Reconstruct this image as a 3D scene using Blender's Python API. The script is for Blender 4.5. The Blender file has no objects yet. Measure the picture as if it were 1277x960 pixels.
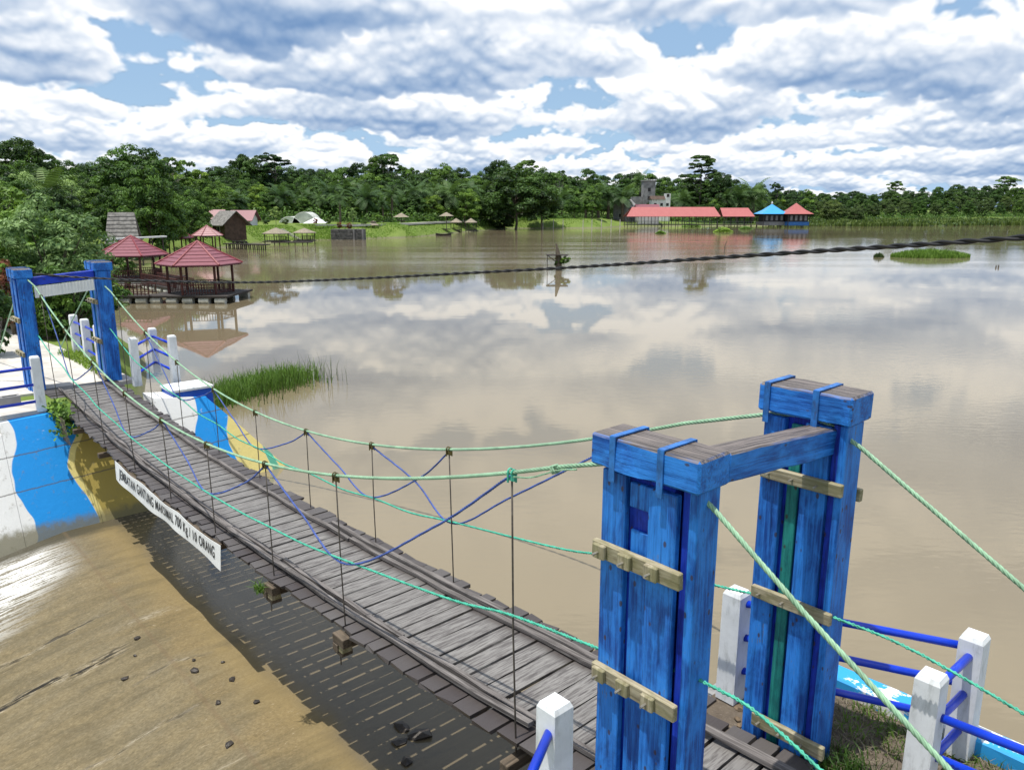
import bpy, bmesh, math, random
import numpy as np
from mathutils import Vector, Matrix, noise as mnoise

scene = bpy.context.scene
COL = scene.collection
R = math.radians

# ------------------------------------------------------------------ camera
F_PX, PITCH, CAM_H = 962.0, R(12.815), 3.65
cam_d = bpy.data.cameras.new('camera')
cam_d.sensor_width = 36.0
cam_d.lens = F_PX / 1277.0 * 36.0
cam_d.clip_start, cam_d.clip_end = 0.1, 5000.0
cam = bpy.data.objects.new('camera', cam_d)
COL.objects.link(cam)
cam.location = (0, 0, CAM_H)
cam.rotation_euler = (math.pi / 2 - PITCH, 0, 0)
scene.camera = cam

# ------------------------------------------------------------------ world: daylight sky with broken cumulus
SUN_DIR = Vector((-0.205, -0.095, 1.0)).normalized()          # towards the sun
SUN_EL = math.asin(SUN_DIR.z)
SUN_AZ = math.atan2(SUN_DIR.x, SUN_DIR.y)
world = bpy.data.worlds.new('World')
scene.world = world
world.use_nodes = True
wn, wl = world.node_tree.nodes, world.node_tree.links
wn.clear()


def wnode(t, **kw):
    n = wn.new(t)
    for k, v in kw.items():
        setattr(n, k, v)
    return n


def wmath(op, a, b=None, c=None, clamp=False):
    n = wnode('ShaderNodeMath', operation=op, use_clamp=clamp)
    for i, x in enumerate((a, b, c)):
        if x is None:
            continue
        if isinstance(x, (int, float)):
            n.inputs[i].default_value = x
        else:
            wl.new(x, n.inputs[i])
    return n.outputs[0]


def wramp(x, lo, hi):
    n = wnode('ShaderNodeMapRange', interpolation_type='SMOOTHSTEP')
    wl.new(x, n.inputs[0])
    n.inputs[1].default_value, n.inputs[2].default_value = lo, hi
    return n.outputs[0]


def wmix(f, a, b):
    n = wnode('ShaderNodeMix', data_type='RGBA')
    wl.new(f, n.inputs[0])
    for i, x in ((6, a), (7, b)):
        if isinstance(x, tuple):
            n.inputs[i].default_value = (*x, 1)
        else:
            wl.new(x, n.inputs[i])
    return n.outputs[2]


sky = wnode('ShaderNodeTexSky', sky_type='NISHITA', sun_disc=False, sun_elevation=SUN_EL,
            sun_rotation=SUN_AZ, air_density=1.0, dust_density=0.6, ozone_density=2.0)
tc = wnode('ShaderNodeTexCoord')
sep = wnode('ShaderNodeSeparateXYZ')
wl.new(tc.outputs['Generated'], sep.inputs[0])



def perlin3(x, y, z, seed):
    rs = np.random.RandomState(seed)
    perm = rs.permutation(256).astype(np.int32)
    perm = np.concatenate([perm, perm, perm])
    ga = rs.randn(256, 3).astype(np.float32)
    ga /= np.linalg.norm(ga, axis=1)[:, None]
    xi, yi, zi = np.floor(x).astype(np.int32), np.floor(y).astype(np.int32), np.floor(z).astype(np.int32)
    xf, yf, zf = x - xi, y - yi, z - zi
    u, v, w = (t * t * t * (t * (t * 6 - 15) + 10) for t in (xf, yf, zf))
    xi &= 255; yi &= 255; zi &= 255
    def g(dx, dy, dz):
        h = perm[perm[perm[xi + dx] + yi + dy] + zi + dz]
        q = ga[h]
        return q[..., 0] * (xf - dx) + q[..., 1] * (yf - dy) + q[..., 2] * (zf - dz)
    a = g(0, 0, 0); a += u * (g(1, 0, 0) - a)
    b = g(0, 1, 0); b += u * (g(1, 1, 0) - b)
    a += v * (b - a)
    c = g(0, 0, 1); c += u * (g(1, 0, 1) - c)
    d = g(0, 1, 1); d += u * (g(1, 1, 1) - d)
    c += v * (d - c)
    return a + w * (c - a)


def sstep(x, a, b):
    t = np.clip((x - a) / (b - a), 0, 1)
    return t * t * (3 - 2 * t)


def cloud_image(W=3072, H=512):
    v = (np.arange(H) + 0.5) / H
    el = (90.0 * v ** 2).astype(np.float32)
    az = ((np.arange(W) + 0.5) / W * 2 * np.pi - np.pi).astype(np.float32)
    cx, cy = np.sin(az), np.cos(az)
    rgb = np.zeros((H, W, 3), np.float32)
    alpha = np.zeros((H, W), np.float32)
    white = np.array([1.0, 1.0, 1.0]); grey = np.array([0.38, 0.51, 0.69])
    layers = [0.8, 1.7, 2.8, 4.3, 6.3, 9.2, 13.2, 18.5, 26.0, 37.0, 54.0]
    for i, e0 in enumerate(layers):
        e1 = layers[i + 1] if i + 1 < len(layers) else 75.0
        gap = e1 - e0
        r0 = np.searchsorted(el, e0 - gap * 0.9); r1 = np.searchsorted(el, e0 + gap * 1.9)
        if e0 > 50:
            r1 = H
        e = el[r0:r1][:, None]
        S = 46.0 / (gap * 1.6)                       # features per radian
        X = (cx[None, :] * S + 0 * e).astype(np.float32)
        Y = (cy[None, :] * S + 0 * e).astype(np.float32)
        Z = ((e - e0) / gap * 1.05 + 7.3 * i + 0 * X).astype(np.float32)
        base = perlin3(X * 0.42, Y * 0.42, Z * 0.25, 11 + i)
        n = perlin3(X, Y, Z, 31 + i)
        bil = 0; amp = 0.5; fq = 2.0
        for o in range(4):
            b = np.abs(perlin3(X * fq * 1.5, Y * fq * 1.5, Z * fq * 1.25, 61 + i * 7 + o))
            bil = bil + amp * (b - 0.22)
            amp *= 0.47; fq *= 2.05
        h = (e - e0) / gap
        prof = np.where(h > 0, h * 0.42, -h * 1.25)
        dens = 0.80 * base + 0.75 * n + 1.05 * bil + 0.52 - prof
        a = sstep(dens, 0.0, 0.13)
        # light from above: optical depth gathered downwards
        dd = np.clip(dens, 0, 0.5)
        rows = dens.shape[0]
        acc = np.zeros_like(dd); run = np.zeros(W, np.float32)
        step = np.gradient(el[r0:r1]) / gap
        for r in range(rows - 1, -1, -1):
            run = run * np.exp(-step[r] * 1.2) + dd[r] * step[r]
            acc[r] = run
        relief = dens - np.roll(dens, -max(2, rows // 22), axis=0)          # puffs catch light on their upper side
        relief[-max(2, rows // 22):] = 0
        lit = np.exp(-acc * 4.4) * 0.80 + 1.35 * bil + 0.9 * np.clip(relief, -0.3, 0.3) + 0.42 * np.clip(h, -0.6, 1.0) + 0.25 - 0.26 * sstep(base, 0.05, 0.45)
        lit = lit + 0.12 * (1 - sstep(dens, 0.0, 0.25))
        lit = (np.clip((lit + 0.25) / 1.2, 0, 1) ** 1.12)[..., None]
        c = grey * (1 - lit) + white * lit
        a = a[..., None]
        rgb[r0:r1] = rgb[r0:r1] * (1 - a) + c * a
        alpha[r0:r1] = alpha[r0:r1] * (1 - a[..., 0]) + a[..., 0]
    return el, rgb, alpha


CW, CH = 3584, 560
_el, _rgb, _al = cloud_image(CW, CH)
_px = np.ones((CH, CW, 4), np.float32)
_px[..., :3] = np.clip(_rgb / np.maximum(_al, 1e-3)[..., None], 0, 1) ** 1.9
_px[..., 3] = _al
cloud_img = bpy.data.images.new('cloud_cover', CW, CH, alpha=True, float_buffer=True)
cloud_img.colorspace_settings.name = 'Non-Color'
cloud_img.alpha_mode = 'CHANNEL_PACKED'
cloud_img.pixels.foreach_set(_px.ravel())
cloud_img.update()
cloud_img.pack()
u_c = wmath('ADD', wmath('DIVIDE', wmath('ARCTAN2', sep.outputs[0], sep.outputs[1]), 2 * math.pi), 0.5)
v_c = wmath('SQRT', wmath('MAXIMUM', wmath('DIVIDE', wmath('ARCSINE', sep.outputs[2]), math.pi / 2), 0.0001))
v_c = wmath('MAXIMUM', wmath('MINIMUM', v_c, 0.998), 0.07)
uvc = wnode('ShaderNodeCombineXYZ')
wl.new(u_c, uvc.inputs[0])
wl.new(v_c, uvc.inputs[1])
cimg = wnode('ShaderNodeTexImage', image=cloud_img, interpolation='Cubic', extension='REPEAT')
wl.new(uvc.outputs[0], cimg.inputs[0])
cs = wnode('ShaderNodeVectorMath', operation='SCALE')
wl.new(cimg.outputs[0], cs.inputs[0])
cs.inputs['Scale'].default_value = 11.6
low = wramp(sep.outputs[2], 0.0, 0.14)
inv = wmath('SUBTRACT', 1.0, low)
cloud_col = wmix(wmath('MULTIPLY', inv, 0.16), cs.outputs[0], (7.6, 8.8, 10.2))
blue = wmix(wmath('ADD', wmath('MULTIPLY', inv, 0.25), 0.55), sky.outputs[0], (4.4, 6.9, 10.2))
skycol = wmix(cimg.outputs[1], blue, cloud_col)
bg = wnode('ShaderNodeBackground')
bg.inputs[1].default_value = 0.092
wl.new(skycol, bg.inputs[0])
wo = wnode('ShaderNodeOutputWorld')
wl.new(bg.outputs[0], wo.inputs[0])

sun_d = bpy.data.lights.new('sun', 'SUN')
sun_d.energy, sun_d.angle, sun_d.color = 5.0, R(0.45), (1.0, 0.95, 0.87)
sun = bpy.data.objects.new('sun', sun_d)
COL.objects.link(sun)
sun.rotation_euler = SUN_DIR.to_track_quat('Z', 'Y').to_euler()
sun.location = SUN_DIR * 60

vs = scene.view_settings
vs.view_transform, vs.look, vs.exposure, vs.gamma = 'Standard', 'None', 0.08, 1.0
scene.display_settings.display_device = 'sRGB'

# ------------------------------------------------------------------ helpers
rnd = random.Random(7)
WM = {}
I4 = Matrix.Identity(4)


def link(o, parent=None, M=I4):
    COL.objects.link(o)
    if parent is not None:
        o.parent = parent
        o.matrix_basis = WM[parent].inverted() @ M
    else:
        o.matrix_basis = M
    WM[o] = M.copy()
    return o


def tag(o, label=None, cat=None, group=None, kind=None):
    for k, v in (('label', label), ('category', cat), ('group', group), ('kind', kind)):
        if v:
            o[k] = v
    return o


def empty(name, loc, label=None, cat=None, group=None, rz=0.0, parent=None):
    o = bpy.data.objects.new(name, None)
    o.empty_display_size = 0.3
    link(o, parent, Matrix.Translation(loc) @ Matrix.Rotation(rz, 4, 'Z'))
    return tag(o, label, cat, group)


class MB:
    """collects geometry for ONE mesh object"""
    def __init__(s):
        s.v, s.f = [], []

    def add(s, verts, faces):
        n = len(s.v)
        s.v.extend(tuple(p) for p in verts)
        s.f.extend(tuple(i + n for i in f) for f in faces)
        return s

    def box(s, x0, x1, y0, y1, z0, z1, M=None):
        vs_ = [Vector((x, y, z)) for z in (z0, z1) for y in (y0, y1) for x in (x0, x1)]
        if M is not None:
            vs_ = [M @ p for p in vs_]
        return s.add(vs_, [(0, 2, 3, 1), (4, 5, 7, 6), (0, 1, 5, 4), (2, 6, 7, 3), (0, 4, 6, 2), (1, 3, 7, 5)])

    def bar(s, p0, p1, w, t, up=(0, 0, 1)):
        p0, p1 = Vector(p0), Vector(p1)
        return s.box(-(p1 - p0).length / 2, (p1 - p0).length / 2, -w / 2, w / 2, -t / 2, t / 2, frame(p0, p1, up))

    def tube(s, pts, r, n=6, cap=True):
        pts = [Vector(p) for p in pts]
        rr = r if isinstance(r, (list, tuple)) else [r] * len(pts)
        rings, nrm = [], None
        for i, p in enumerate(pts):
            t = (pts[min(i + 1, len(pts) - 1)] - pts[max(i - 1, 0)]).normalized()
            if nrm is None:
                nrm = t.orthogonal().normalized()
            nrm = (nrm - t * nrm.dot(t)).normalized()
            b = t.cross(nrm)
            rings.append([p + (nrm * math.cos(a) + b * math.sin(a)) * rr[i] for a in (2 * math.pi * k / n for k in range(n))])
        vs_ = [q for g in rings for q in g]
        fs = [(i * n + k, i * n + (k + 1) % n, (i + 1) * n + (k + 1) % n, (i + 1) * n + k) for i in range(len(pts) - 1) for k in range(n)]
        if cap:
            fs += [tuple(range(n))[::-1], tuple((len(pts) - 1) * n + k for k in range(n))]
        return s.add(vs_, fs)

    def rope(s, pts, r, strands=5, pitch=0.14, sides=5, step=0.02, strand_r=None):
        path = resample(pts, step)
        nrm, d = None, 0.0
        lines = [[] for _ in range(strands)]
        off = r * 0.55
        for i, p in enumerate(path):
            t = (path[min(i + 1, len(path) - 1)] - path[max(i - 1, 0)]).normalized()
            if nrm is None:
                nrm = t.orthogonal().normalized()
            nrm = (nrm - t * nrm.dot(t)).normalized()
            b = t.cross(nrm)
            if i:
                d += (p - path[i - 1]).length
            for k in range(strands):
                a = 2 * math.pi * (k / strands + d / pitch)
                lines[k].append(p + (nrm * math.cos(a) + b * math.sin(a)) * off)
        for l in lines:
            s.tube(l, strand_r or r * 0.5, sides)
        return s

    def prism(s, poly, z0, z1, M=None):
        n = len(poly)
        vs_ = [Vector((x, y, z)) for z in (z0, z1) for x, y in poly]
        if M is not None:
            vs_ = [M @ p for p in vs_]
        return s.add(vs_, [tuple(range(n))[::-1], tuple(range(n, 2 * n))] + [(i, (i + 1) % n, n + (i + 1) % n, n + i) for i in range(n)])

    def mesh(s, name):
        me = bpy.data.meshes.new(name)
        me.from_pydata([tuple(p) for p in s.v], [], s.f)
        me.update()
        return me

    def build(s, name, mat, parent=None, M=I4, smooth=False, local=False):
        """vertices are in world space unless local=True; M is the object's frame"""
        if not local and M is not I4:
            inv_ = M.inverted()
            s.v = [tuple(inv_ @ Vector(p)) for p in s.v]
        me = s.mesh(name)
        me.materials.append(mat)
        fix_normals(me)
        if smooth:
            me.polygons.foreach_set('use_smooth', [True] * len(me.polygons))
        return link(bpy.data.objects.new(name, me), parent, M)


def fix_normals(me):
    bm = bmesh.new()
    bm.from_mesh(me)
    bmesh.ops.recalc_face_normals(bm, faces=bm.faces)
    bm.to_mesh(me)
    bm.free()


def frame(p0, p1, up=(0, 0, 1)):
    p0, p1 = Vector(p0), Vector(p1)
    x = (p1 - p0).normalized()
    up = Vector(up)
    if abs(x.dot(up)) > 0.99:
        up = Vector((0, 1, 0))
    y = up.cross(x).normalized()
    z = x.cross(y)
    M = Matrix((x, y, z)).transposed().to_4x4()
    M.translation = (p0 + p1) / 2
    return M


def resample(pts, step):
    pts = [Vector(p) for p in pts]
    out = [pts[0].copy()]
    acc = 0.0
    for a, b in zip(pts, pts[1:]):
        L = (b - a).length
        if L < 1e-9:
            continue
        t = step - acc
        while t <= L:
            out.append(a.lerp(b, t / L))
            t += step
        acc = (acc + L) % step
    if (out[-1] - pts[-1]).length > step * 0.3:
        out.append(pts[-1].copy())
    return out


def catmull(pts, n=10):
    P = [Vector(p) for p in pts]
    P = [P[0] * 2 - P[1]] + P + [P[-1] * 2 - P[-2]]
    out = []
    for i in range(1, len(P) - 2):
        a, b, c, d = P[i - 1:i + 3]
        for k in range(n):
            t = k / n
            out.append(0.5 * ((2 * b) + (c - a) * t + (2 * a - 5 * b + 4 * c - d) * t * t + (3 * b - a - 3 * c + d) * t ** 3))
    out.append(P[-2].copy())
    return out


def chamfer_mesh(name, L, w, t, ch=0.006, segs=1, jit=0.0, rg=None):
    """a length of sawn timber along local X with softened, slightly uneven edges"""
    bm = bmesh.new()
    bmesh.ops.create_cube(bm, size=1.0)
    for v in bm.verts:
        v.co = (v.co.x * L, v.co.y * w, v.co.z * t)
    if segs > 1:
        es = [e for e in bm.edges if abs(e.verts[0].co.x - e.verts[1].co.x) > L * 0.5]
        bmesh.ops.subdivide_edges(bm, edges=es, cuts=segs - 1)
    if jit and rg:
        for v in bm.verts:
            v.co.y += rg.uniform(-jit, jit)
            v.co.z += rg.uniform(-jit, jit) * 0.5
            v.co.x += rg.uniform(-jit, jit) * 0.4
    if ch:
        es = [e for e in bm.edges if e.calc_face_angle(0) > 1.0]
        bmesh.ops.bevel(bm, geom=es, offset=ch, segments=1, affect='EDGES')
    me = bpy.data.meshes.new(name)
    bm.to_mesh(me)
    bm.free()
    return me


def member(name, p0, p1, w, t, mat, parent=None, up=(0, 0, 1), ch=0.006, segs=1, jit=0.0, rg=None):
    M = frame(p0, p1, up)
    me = chamfer_mesh(name, (Vector(p1) - Vector(p0)).length, w, t, ch, segs, jit, rg or rnd)
    me.materials.append(mat)
    return link(bpy.data.objects.new(name, me), parent, M)


# bridge frame: u along the bridge (away from the camera), v towards the lake, z up
AX = Vector((-math.sin(0.736), math.cos(0.736), 0))
PV = Vector((math.cos(0.736), math.sin(0.736), 0))
O0 = Vector((1.462, 4.298, 0))


def B(u, v, z=0.0):
    return O0 + AX * u + PV * v + Vector((0, 0, z))


def to_uv(x, y):
    d = Vector((x, y, 0)) - O0
    return d.dot(AX), d.dot(PV)


def ubox(name, us, vs_, zs, mat, parent, lx='z', ch=0.006, segs=1, jit=0.0):
    c = B(sum(us) / 2, sum(vs_) / 2, sum(zs) / 2)
    du, dv, dz = abs(us[1] - us[0]), abs(vs_[1] - vs_[0]), abs(zs[1] - zs[0])
    Z = Vector((0, 0, 1))
    if lx == 'z':
        cols, dims = (Z, PV, AX), (dz, dv, du)
    elif lx == 'u':
        cols, dims = (AX, -PV, Z), (du, dv, dz)
    else:
        cols, dims = (PV, AX, Z), (dv, du, dz)
    M = Matrix(cols).transposed().to_4x4()
    M.translation = c
    me = chamfer_mesh(name, *dims, ch, segs, jit, rnd)
    me.materials.append(mat)
    return link(bpy.data.objects.new(name, me), parent, M)


def pix(px, py, Y):
    """a far point: direction of a picture position taken out to the distance Y in front of the viewpoint"""
    a, b = (px - 638.5) / F_PX, -(py - 480) / F_PX
    d = Vector((a, math.cos(PITCH) + b * math.sin(PITCH), -math.sin(PITCH) + b * math.cos(PITCH)))
    return d * (Y / d.y) + Vector((0, 0, CAM_H))


def px_x(px, Y, z=-1.0):
    dep = Y * math.cos(PITCH) + (CAM_H - z) * math.sin(PITCH)
    return (px - 638.5) / F_PX * dep


def copy_tree(o, M, parent=None):
    c = o.copy()
    COL.objects.link(c)
    c.parent = parent
    if parent is None:
        c.matrix_basis = M
    WM[c] = M
    for ch in list(o.children):
        copy_tree(ch, M, c)
    return c


# ------------------------------------------------------------------ materials
class NB:
    def __init__(s, name):
        s.m = bpy.data.materials.new(name)
        s.m.use_nodes = True
        s.nt = s.m.node_tree
        s.nt.nodes.clear()
        s.out = s.n('ShaderNodeOutputMaterial')

    def n(s, t, **kw):
        x = s.nt.nodes.new(t)
        for k, v in kw.items():
            setattr(x, k, v)
        return x

    def put(s, sock, x):
        if x is None:
            return
        if isinstance(x, (int, float)):
            sock.default_value = x
        elif isinstance(x, tuple):
            sock.default_value = (*x, 1) if len(x) == 3 and sock.type == 'RGBA' else x
        else:
            s.nt.links.new(x, sock)

    def coord(s, kind='Object', scale=(1, 1, 1), loc=(0, 0, 0), rot=(0, 0, 0), rand=0.0):
        src = s.n('ShaderNodeTexCoord').outputs[kind] if kind != 'Position' else s.n('ShaderNodeNewGeometry').outputs['Position']
        if rand:
            oi = s.n('ShaderNodeObjectInfo').outputs['Random']
            v = s.n('ShaderNodeVectorMath', operation='ADD')
            s.put(v.inputs[0], src)
            m = s.n('ShaderNodeMath', operation='MULTIPLY')
            s.put(m.inputs[0], oi)
            m.inputs[1].default_value = rand
            s.put(v.inputs[1], m.outputs[0])
            src = v.outputs[0]
        mp = s.n('ShaderNodeMapping')
        s.put(mp.inputs[0], src)
        mp.inputs['Scale'].default_value, mp.inputs['Location'].default_value, mp.inputs['Rotation'].default_value = scale, loc, rot
        return mp.outputs[0]

    def noise(s, vec, scale=1.0, detail=4.0, rough=0.55, dist=0.0, color=False):
        x = s.n('ShaderNodeTexNoise')
        s.put(x.inputs['Vector'], vec)
        for k, v in (('Scale', scale), ('Detail', detail), ('Roughness', rough), ('Distortion', dist)):
            x.inputs[k].default_value = v
        return x.outputs[1 if color else 0]

    def voro(s, vec, scale, feature='F1', out='Distance', rnd_=1.0):
        x = s.n('ShaderNodeTexVoronoi', feature=feature)
        s.put(x.inputs['Vector'], vec)
        x.inputs['Scale'].default_value = scale
        x.inputs['Randomness'].default_value = rnd_
        return x.outputs[out]

    def math(s, op, a, b=None, c=None, clamp=False):
        x = s.n('ShaderNodeMath', operation=op, use_clamp=clamp)
        for i, q in enumerate((a, b, c)):
            s.put(x.inputs[i], q)
        return x.outputs[0]

    def step(s, x, lo, hi, o0=0.0, o1=1.0):
        q = s.n('ShaderNodeMapRange', interpolation_type='SMOOTHSTEP')
        s.put(q.inputs[0], x)
        for i, v in enumerate((lo, hi, o0, o1)):
            q.inputs[i + 1].default_value = v
        return q.outputs[0]

    def mix(s, f, a, b, mode='MIX'):
        x = s.n('ShaderNodeMix', data_type='RGBA', blend_type=mode)
        s.put(x.inputs[0], f)
        s.put(x.inputs[6], a)
        s.put(x.inputs[7], b)
        return x.outputs[2]

    def xyz(s, vec):
        x = s.n('ShaderNodeSeparateXYZ')
        s.put(x.inputs[0], vec)
        return x.outputs

    def rand(s):
        return s.n('ShaderNodeObjectInfo').outputs['Random']

    def bump(s, h, strength=0.3, dist=0.01, normal=None):
        x = s.n('ShaderNodeBump')
        s.put(x.inputs['Height'], h)
        x.inputs['Strength'].default_value, x.inputs['Distance'].default_value = strength, dist
        if normal is not None:
            s.put(x.inputs['Normal'], normal)
        return x.outputs[0]

    def pbr(s, col, rough=0.7, normal=None, metal=0.0, spec=0.5, ior=None, coat=None, coat_rough=0.05, coat_normal=None):
        x = s.n('ShaderNodeBsdfPrincipled')
        s.put(x.inputs['Base Color'], col)
        s.put(x.inputs['Roughness'], rough)
        s.put(x.inputs['Metallic'], metal)
        s.put(x.inputs['Specular IOR Level'], spec)
        if ior:
            x.inputs['IOR'].default_value = ior
        if normal is not None:
            s.put(x.inputs['Normal'], normal)
        if coat is not None:
            s.put(x.inputs['Coat Weight'], coat)
            s.put(x.inputs['Coat Roughness'], coat_rough)
            x.inputs['Coat IOR'].default_value = 1.33
            if coat_normal is not None:
                s.put(x.inputs['Coat Normal'], coat_normal)
        s.nt.links.new(x.outputs[0], s.out.inputs[0])
        return s.m


def m_deck():
    b = NB('weathered_deck_wood')
    c = b.coord('Object', (2.0, 42, 42), rand=37.0)
    g = b.math('ADD', b.math('MULTIPLY', b.math('SUBTRACT', b.noise(c, 1.0, 6, 0.65, 0.4), 0.5), 0.38), 0.5)
    p = b.noise(b.coord('Object', (4.5, 9, 9), rand=91.0), 1.0, 5, 0.65)
    x = b.xyz(b.coord('Object'))[0]
    ax_ = b.math('ABSOLUTE', x)
    wear = b.step(b.math('ADD', ax_, b.math('MULTIPLY', b.math('SUBTRACT', p, 0.5), 0.25)), 0.30, 0.46, 1.0, 0.0)
    r = b.rand()
    dark = b.mix(g, (0.016, 0.013, 0.013), (0.078, 0.066, 0.066))
    lite = b.mix(b.step(g, 0.3, 0.7), (0.075, 0.070, 0.066), (0.33, 0.32, 0.305))
    col = b.mix(b.math('MULTIPLY', wear, b.step(p, 0.36, 0.60, 0.15, 1.0)), dark, lite)  # pale patches in the walked strip: wear plus glare put into the colour
    col = b.mix(b.math('MULTIPLY', r, 0.35), col, b.mix(g, (0.08, 0.075, 0.072), (0.25, 0.24, 0.23)))
    mold = b.step(b.noise(b.coord('Object', (9, 14, 14), rand=13.0), 1.0, 5, 0.7), 0.60, 0.72)
    col = b.mix(b.math('MULTIPLY', mold, 0.4), col, (0.05, 0.048, 0.042))
    return b.pbr(col, b.step(p, 0.3, 0.7, 0.62, 0.42), b.bump(g, 0.55, 0.006), spec=0.45)


def m_wood(name, a, c_, rough=0.8, grain=40, moss=None):
    b = NB(name)
    g = b.noise(b.coord('Object', (2.0, grain, grain), rand=29.0), 1.0, 6, 0.65, 0.3)
    p = b.noise(b.coord('Object', (4, 9, 9), rand=53.0), 1.0, 4, 0.6)
    col = b.mix(b.step(g, 0.3, 0.7), a, c_)
    col = b.mix(b.step(p, 0.55, 0.75, 0, 0.55), col, tuple(q * 0.45 for q in a))
    if moss:
        col = b.mix(b.step(p, 0.42, 0.56, 0.5, 0.0), col, moss)
    return b.pbr(col, rough, b.bump(g, 0.5, 0.006), spec=0.3)


def m_paint(name, base, lite, bare=(0.20, 0.19, 0.18), worn=0.62, top_bare=False, rough=0.5):
    """brushed paint on sawn timber: uneven coats with sun patches painted in, grain cracks, flaked spots, grime"""
    b = NB(name)
    g = b.noise(b.coord('Object', (1.6, 60, 60), rand=41.0), 1.0, 7, 0.72, 0.5)
    fineg = b.noise(b.coord('Object', (3.0, 150, 150), rand=11.0), 1.0, 5, 0.7, 0.3)
    p = b.noise(b.coord('Object', (2.4, 5, 5), rand=17.0), 1.0, 6, 0.65, 0.4)
    col = b.mix(b.step(p, 0.38, 0.62), tuple(q * 0.8 for q in base), tuple(min(1, q * 1.15) for q in lite))  # uneven coat, its contrast widened to put sunlit patches into the blue
    col = b.mix(b.step(g, 0.42, 0.66, 0.0, 0.55), col, tuple(min(1, q * 1.5 + 0.015) for q in lite))
    col = b.mix(b.step(g, 0.30, 0.46, 0.7, 0.0), col, tuple(q * 0.45 for q in base))
    w = b.step(b.math('ADD', b.math('MULTIPLY', g, 0.45), b.math('MULTIPLY', p, 0.55)), worn, worn + 0.025)
    col = b.mix(b.math('MULTIPLY', w, 0.8), col, b.mix(fineg, tuple(q * 0.4 for q in bare), bare))
    col = b.mix(b.step(fineg, 0.30, 0.37, 0.35, 0.0), col, tuple(min(1, q * 1.9 + 0.05) for q in lite))
    spots = b.step(b.voro(b.coord('Object', (7, 13, 13), rand=3.0), 1.0), 0.10, 0.16, 0.8, 0.0)
    col = b.mix(spots, col, (0.05, 0.028, 0.018))
    crack = b.step(fineg, 0.655, 0.69)
    col = b.mix(b.math('MULTIPLY', crack, 0.75), col, (0.012, 0.016, 0.03))
    dirt = b.step(b.noise(b.coord('Object', (5, 12, 12), rand=71.0), 1.0, 7, 0.72), 0.55, 0.75)
    col = b.mix(b.math('MULTIPLY', dirt, 0.45), col, (0.015, 0.03, 0.05))
    if top_bare:
        nz = b.xyz(b.n('ShaderNodeNewGeometry').outputs['Normal'])[2]
        wood = b.mix(b.step(g, 0.35, 0.62), (0.024, 0.020, 0.019), (0.19, 0.165, 0.155))
        col = b.mix(b.step(b.math('ADD', nz, b.math('MULTIPLY', b.math('SUBTRACT', p, 0.5), 0.5)), 0.55, 0.75), col, wood)
    h = b.math('SUBTRACT', b.math('ADD', g, b.math('MULTIPLY', fineg, 0.4)), b.math('MULTIPLY', crack, 0.6))
    return b.pbr(col, b.step(g, 0.3, 0.7, rough - 0.05, rough + 0.2), b.bump(h, 0.55, 0.005), spec=0.35)


def m_plain(name, col, rough=0.7, var=0.25, scale=3.0, metal=0.0, bump=0.15, spec=0.4, dist=0.01, dirt=None, kind='Object'):
    b = NB(name)
    p = b.noise(b.coord(kind, (scale,) * 3, rand=23.0), 1.0, 6, 0.6)
    c = b.mix(b.step(p, 0.3, 0.7), tuple(q * (1 - var) for q in col), tuple(min(1, q * (1 + var * 0.6)) for q in col))
    if dirt:
        d = b.step(b.noise(b.coord(kind, (scale * 2.7, scale * 2.7, scale * 0.8), rand=61.0), 1.0, 6, 0.7), 0.50, 0.72)
        c = b.mix(b.math('MULTIPLY', d, 0.6), c, dirt)
    return b.pbr(c, rough, b.bump(p, bump, dist), metal=metal, spec=spec)


def m_leaf(name, dark, light, trans=0.30, hue=0.5):
    """leaf colour varies leaf clump by leaf clump (mesh attribute) and tree by tree"""
    b = NB(name)
    a = b.n('ShaderNodeAttribute', attribute_name='tone').outputs['Fac']
    r = b.rand()
    col = b.mix(a, dark, light)
    col = b.mix(b.step(r, 0.0, 0.55, hue * 1.3, 0.0), col, b.mix(a, tuple(q * k for q, k in zip(dark, (0.5, 0.62, 0.9))), tuple(q * k for q, k in zip(light, (0.50, 0.60, 0.80)))))
    col = b.mix(b.step(r, 0.6, 1.0, 0.0, hue * 1.2), col, b.mix(a, tuple(q * k for q, k in zip(dark, (1.5, 1.3, 1.0))), tuple(q * k for q, k in zip(light, (1.55, 1.28, 1.0)))))
    d = b.n('ShaderNodeBsdfPrincipled')
    b.put(d.inputs['Base Color'], col)
    d.inputs['Roughness'].default_value = 0.55
    d.inputs['Specular IOR Level'].default_value = 0.3
    t = b.n('ShaderNodeBsdfTranslucent')
    b.put(t.inputs[0], b.mix(0.35, col, (0.16, 0.26, 0.02)))
    mx = b.n('ShaderNodeMixShader')
    mx.inputs[0].default_value = trans
    b.nt.links.new(d.outputs[0], mx.inputs[1])
    b.nt.links.new(t.outputs[0], mx.inputs[2])
    b.nt.links.new(mx.outputs[0], b.out.inputs[0])
    return b.m


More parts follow.
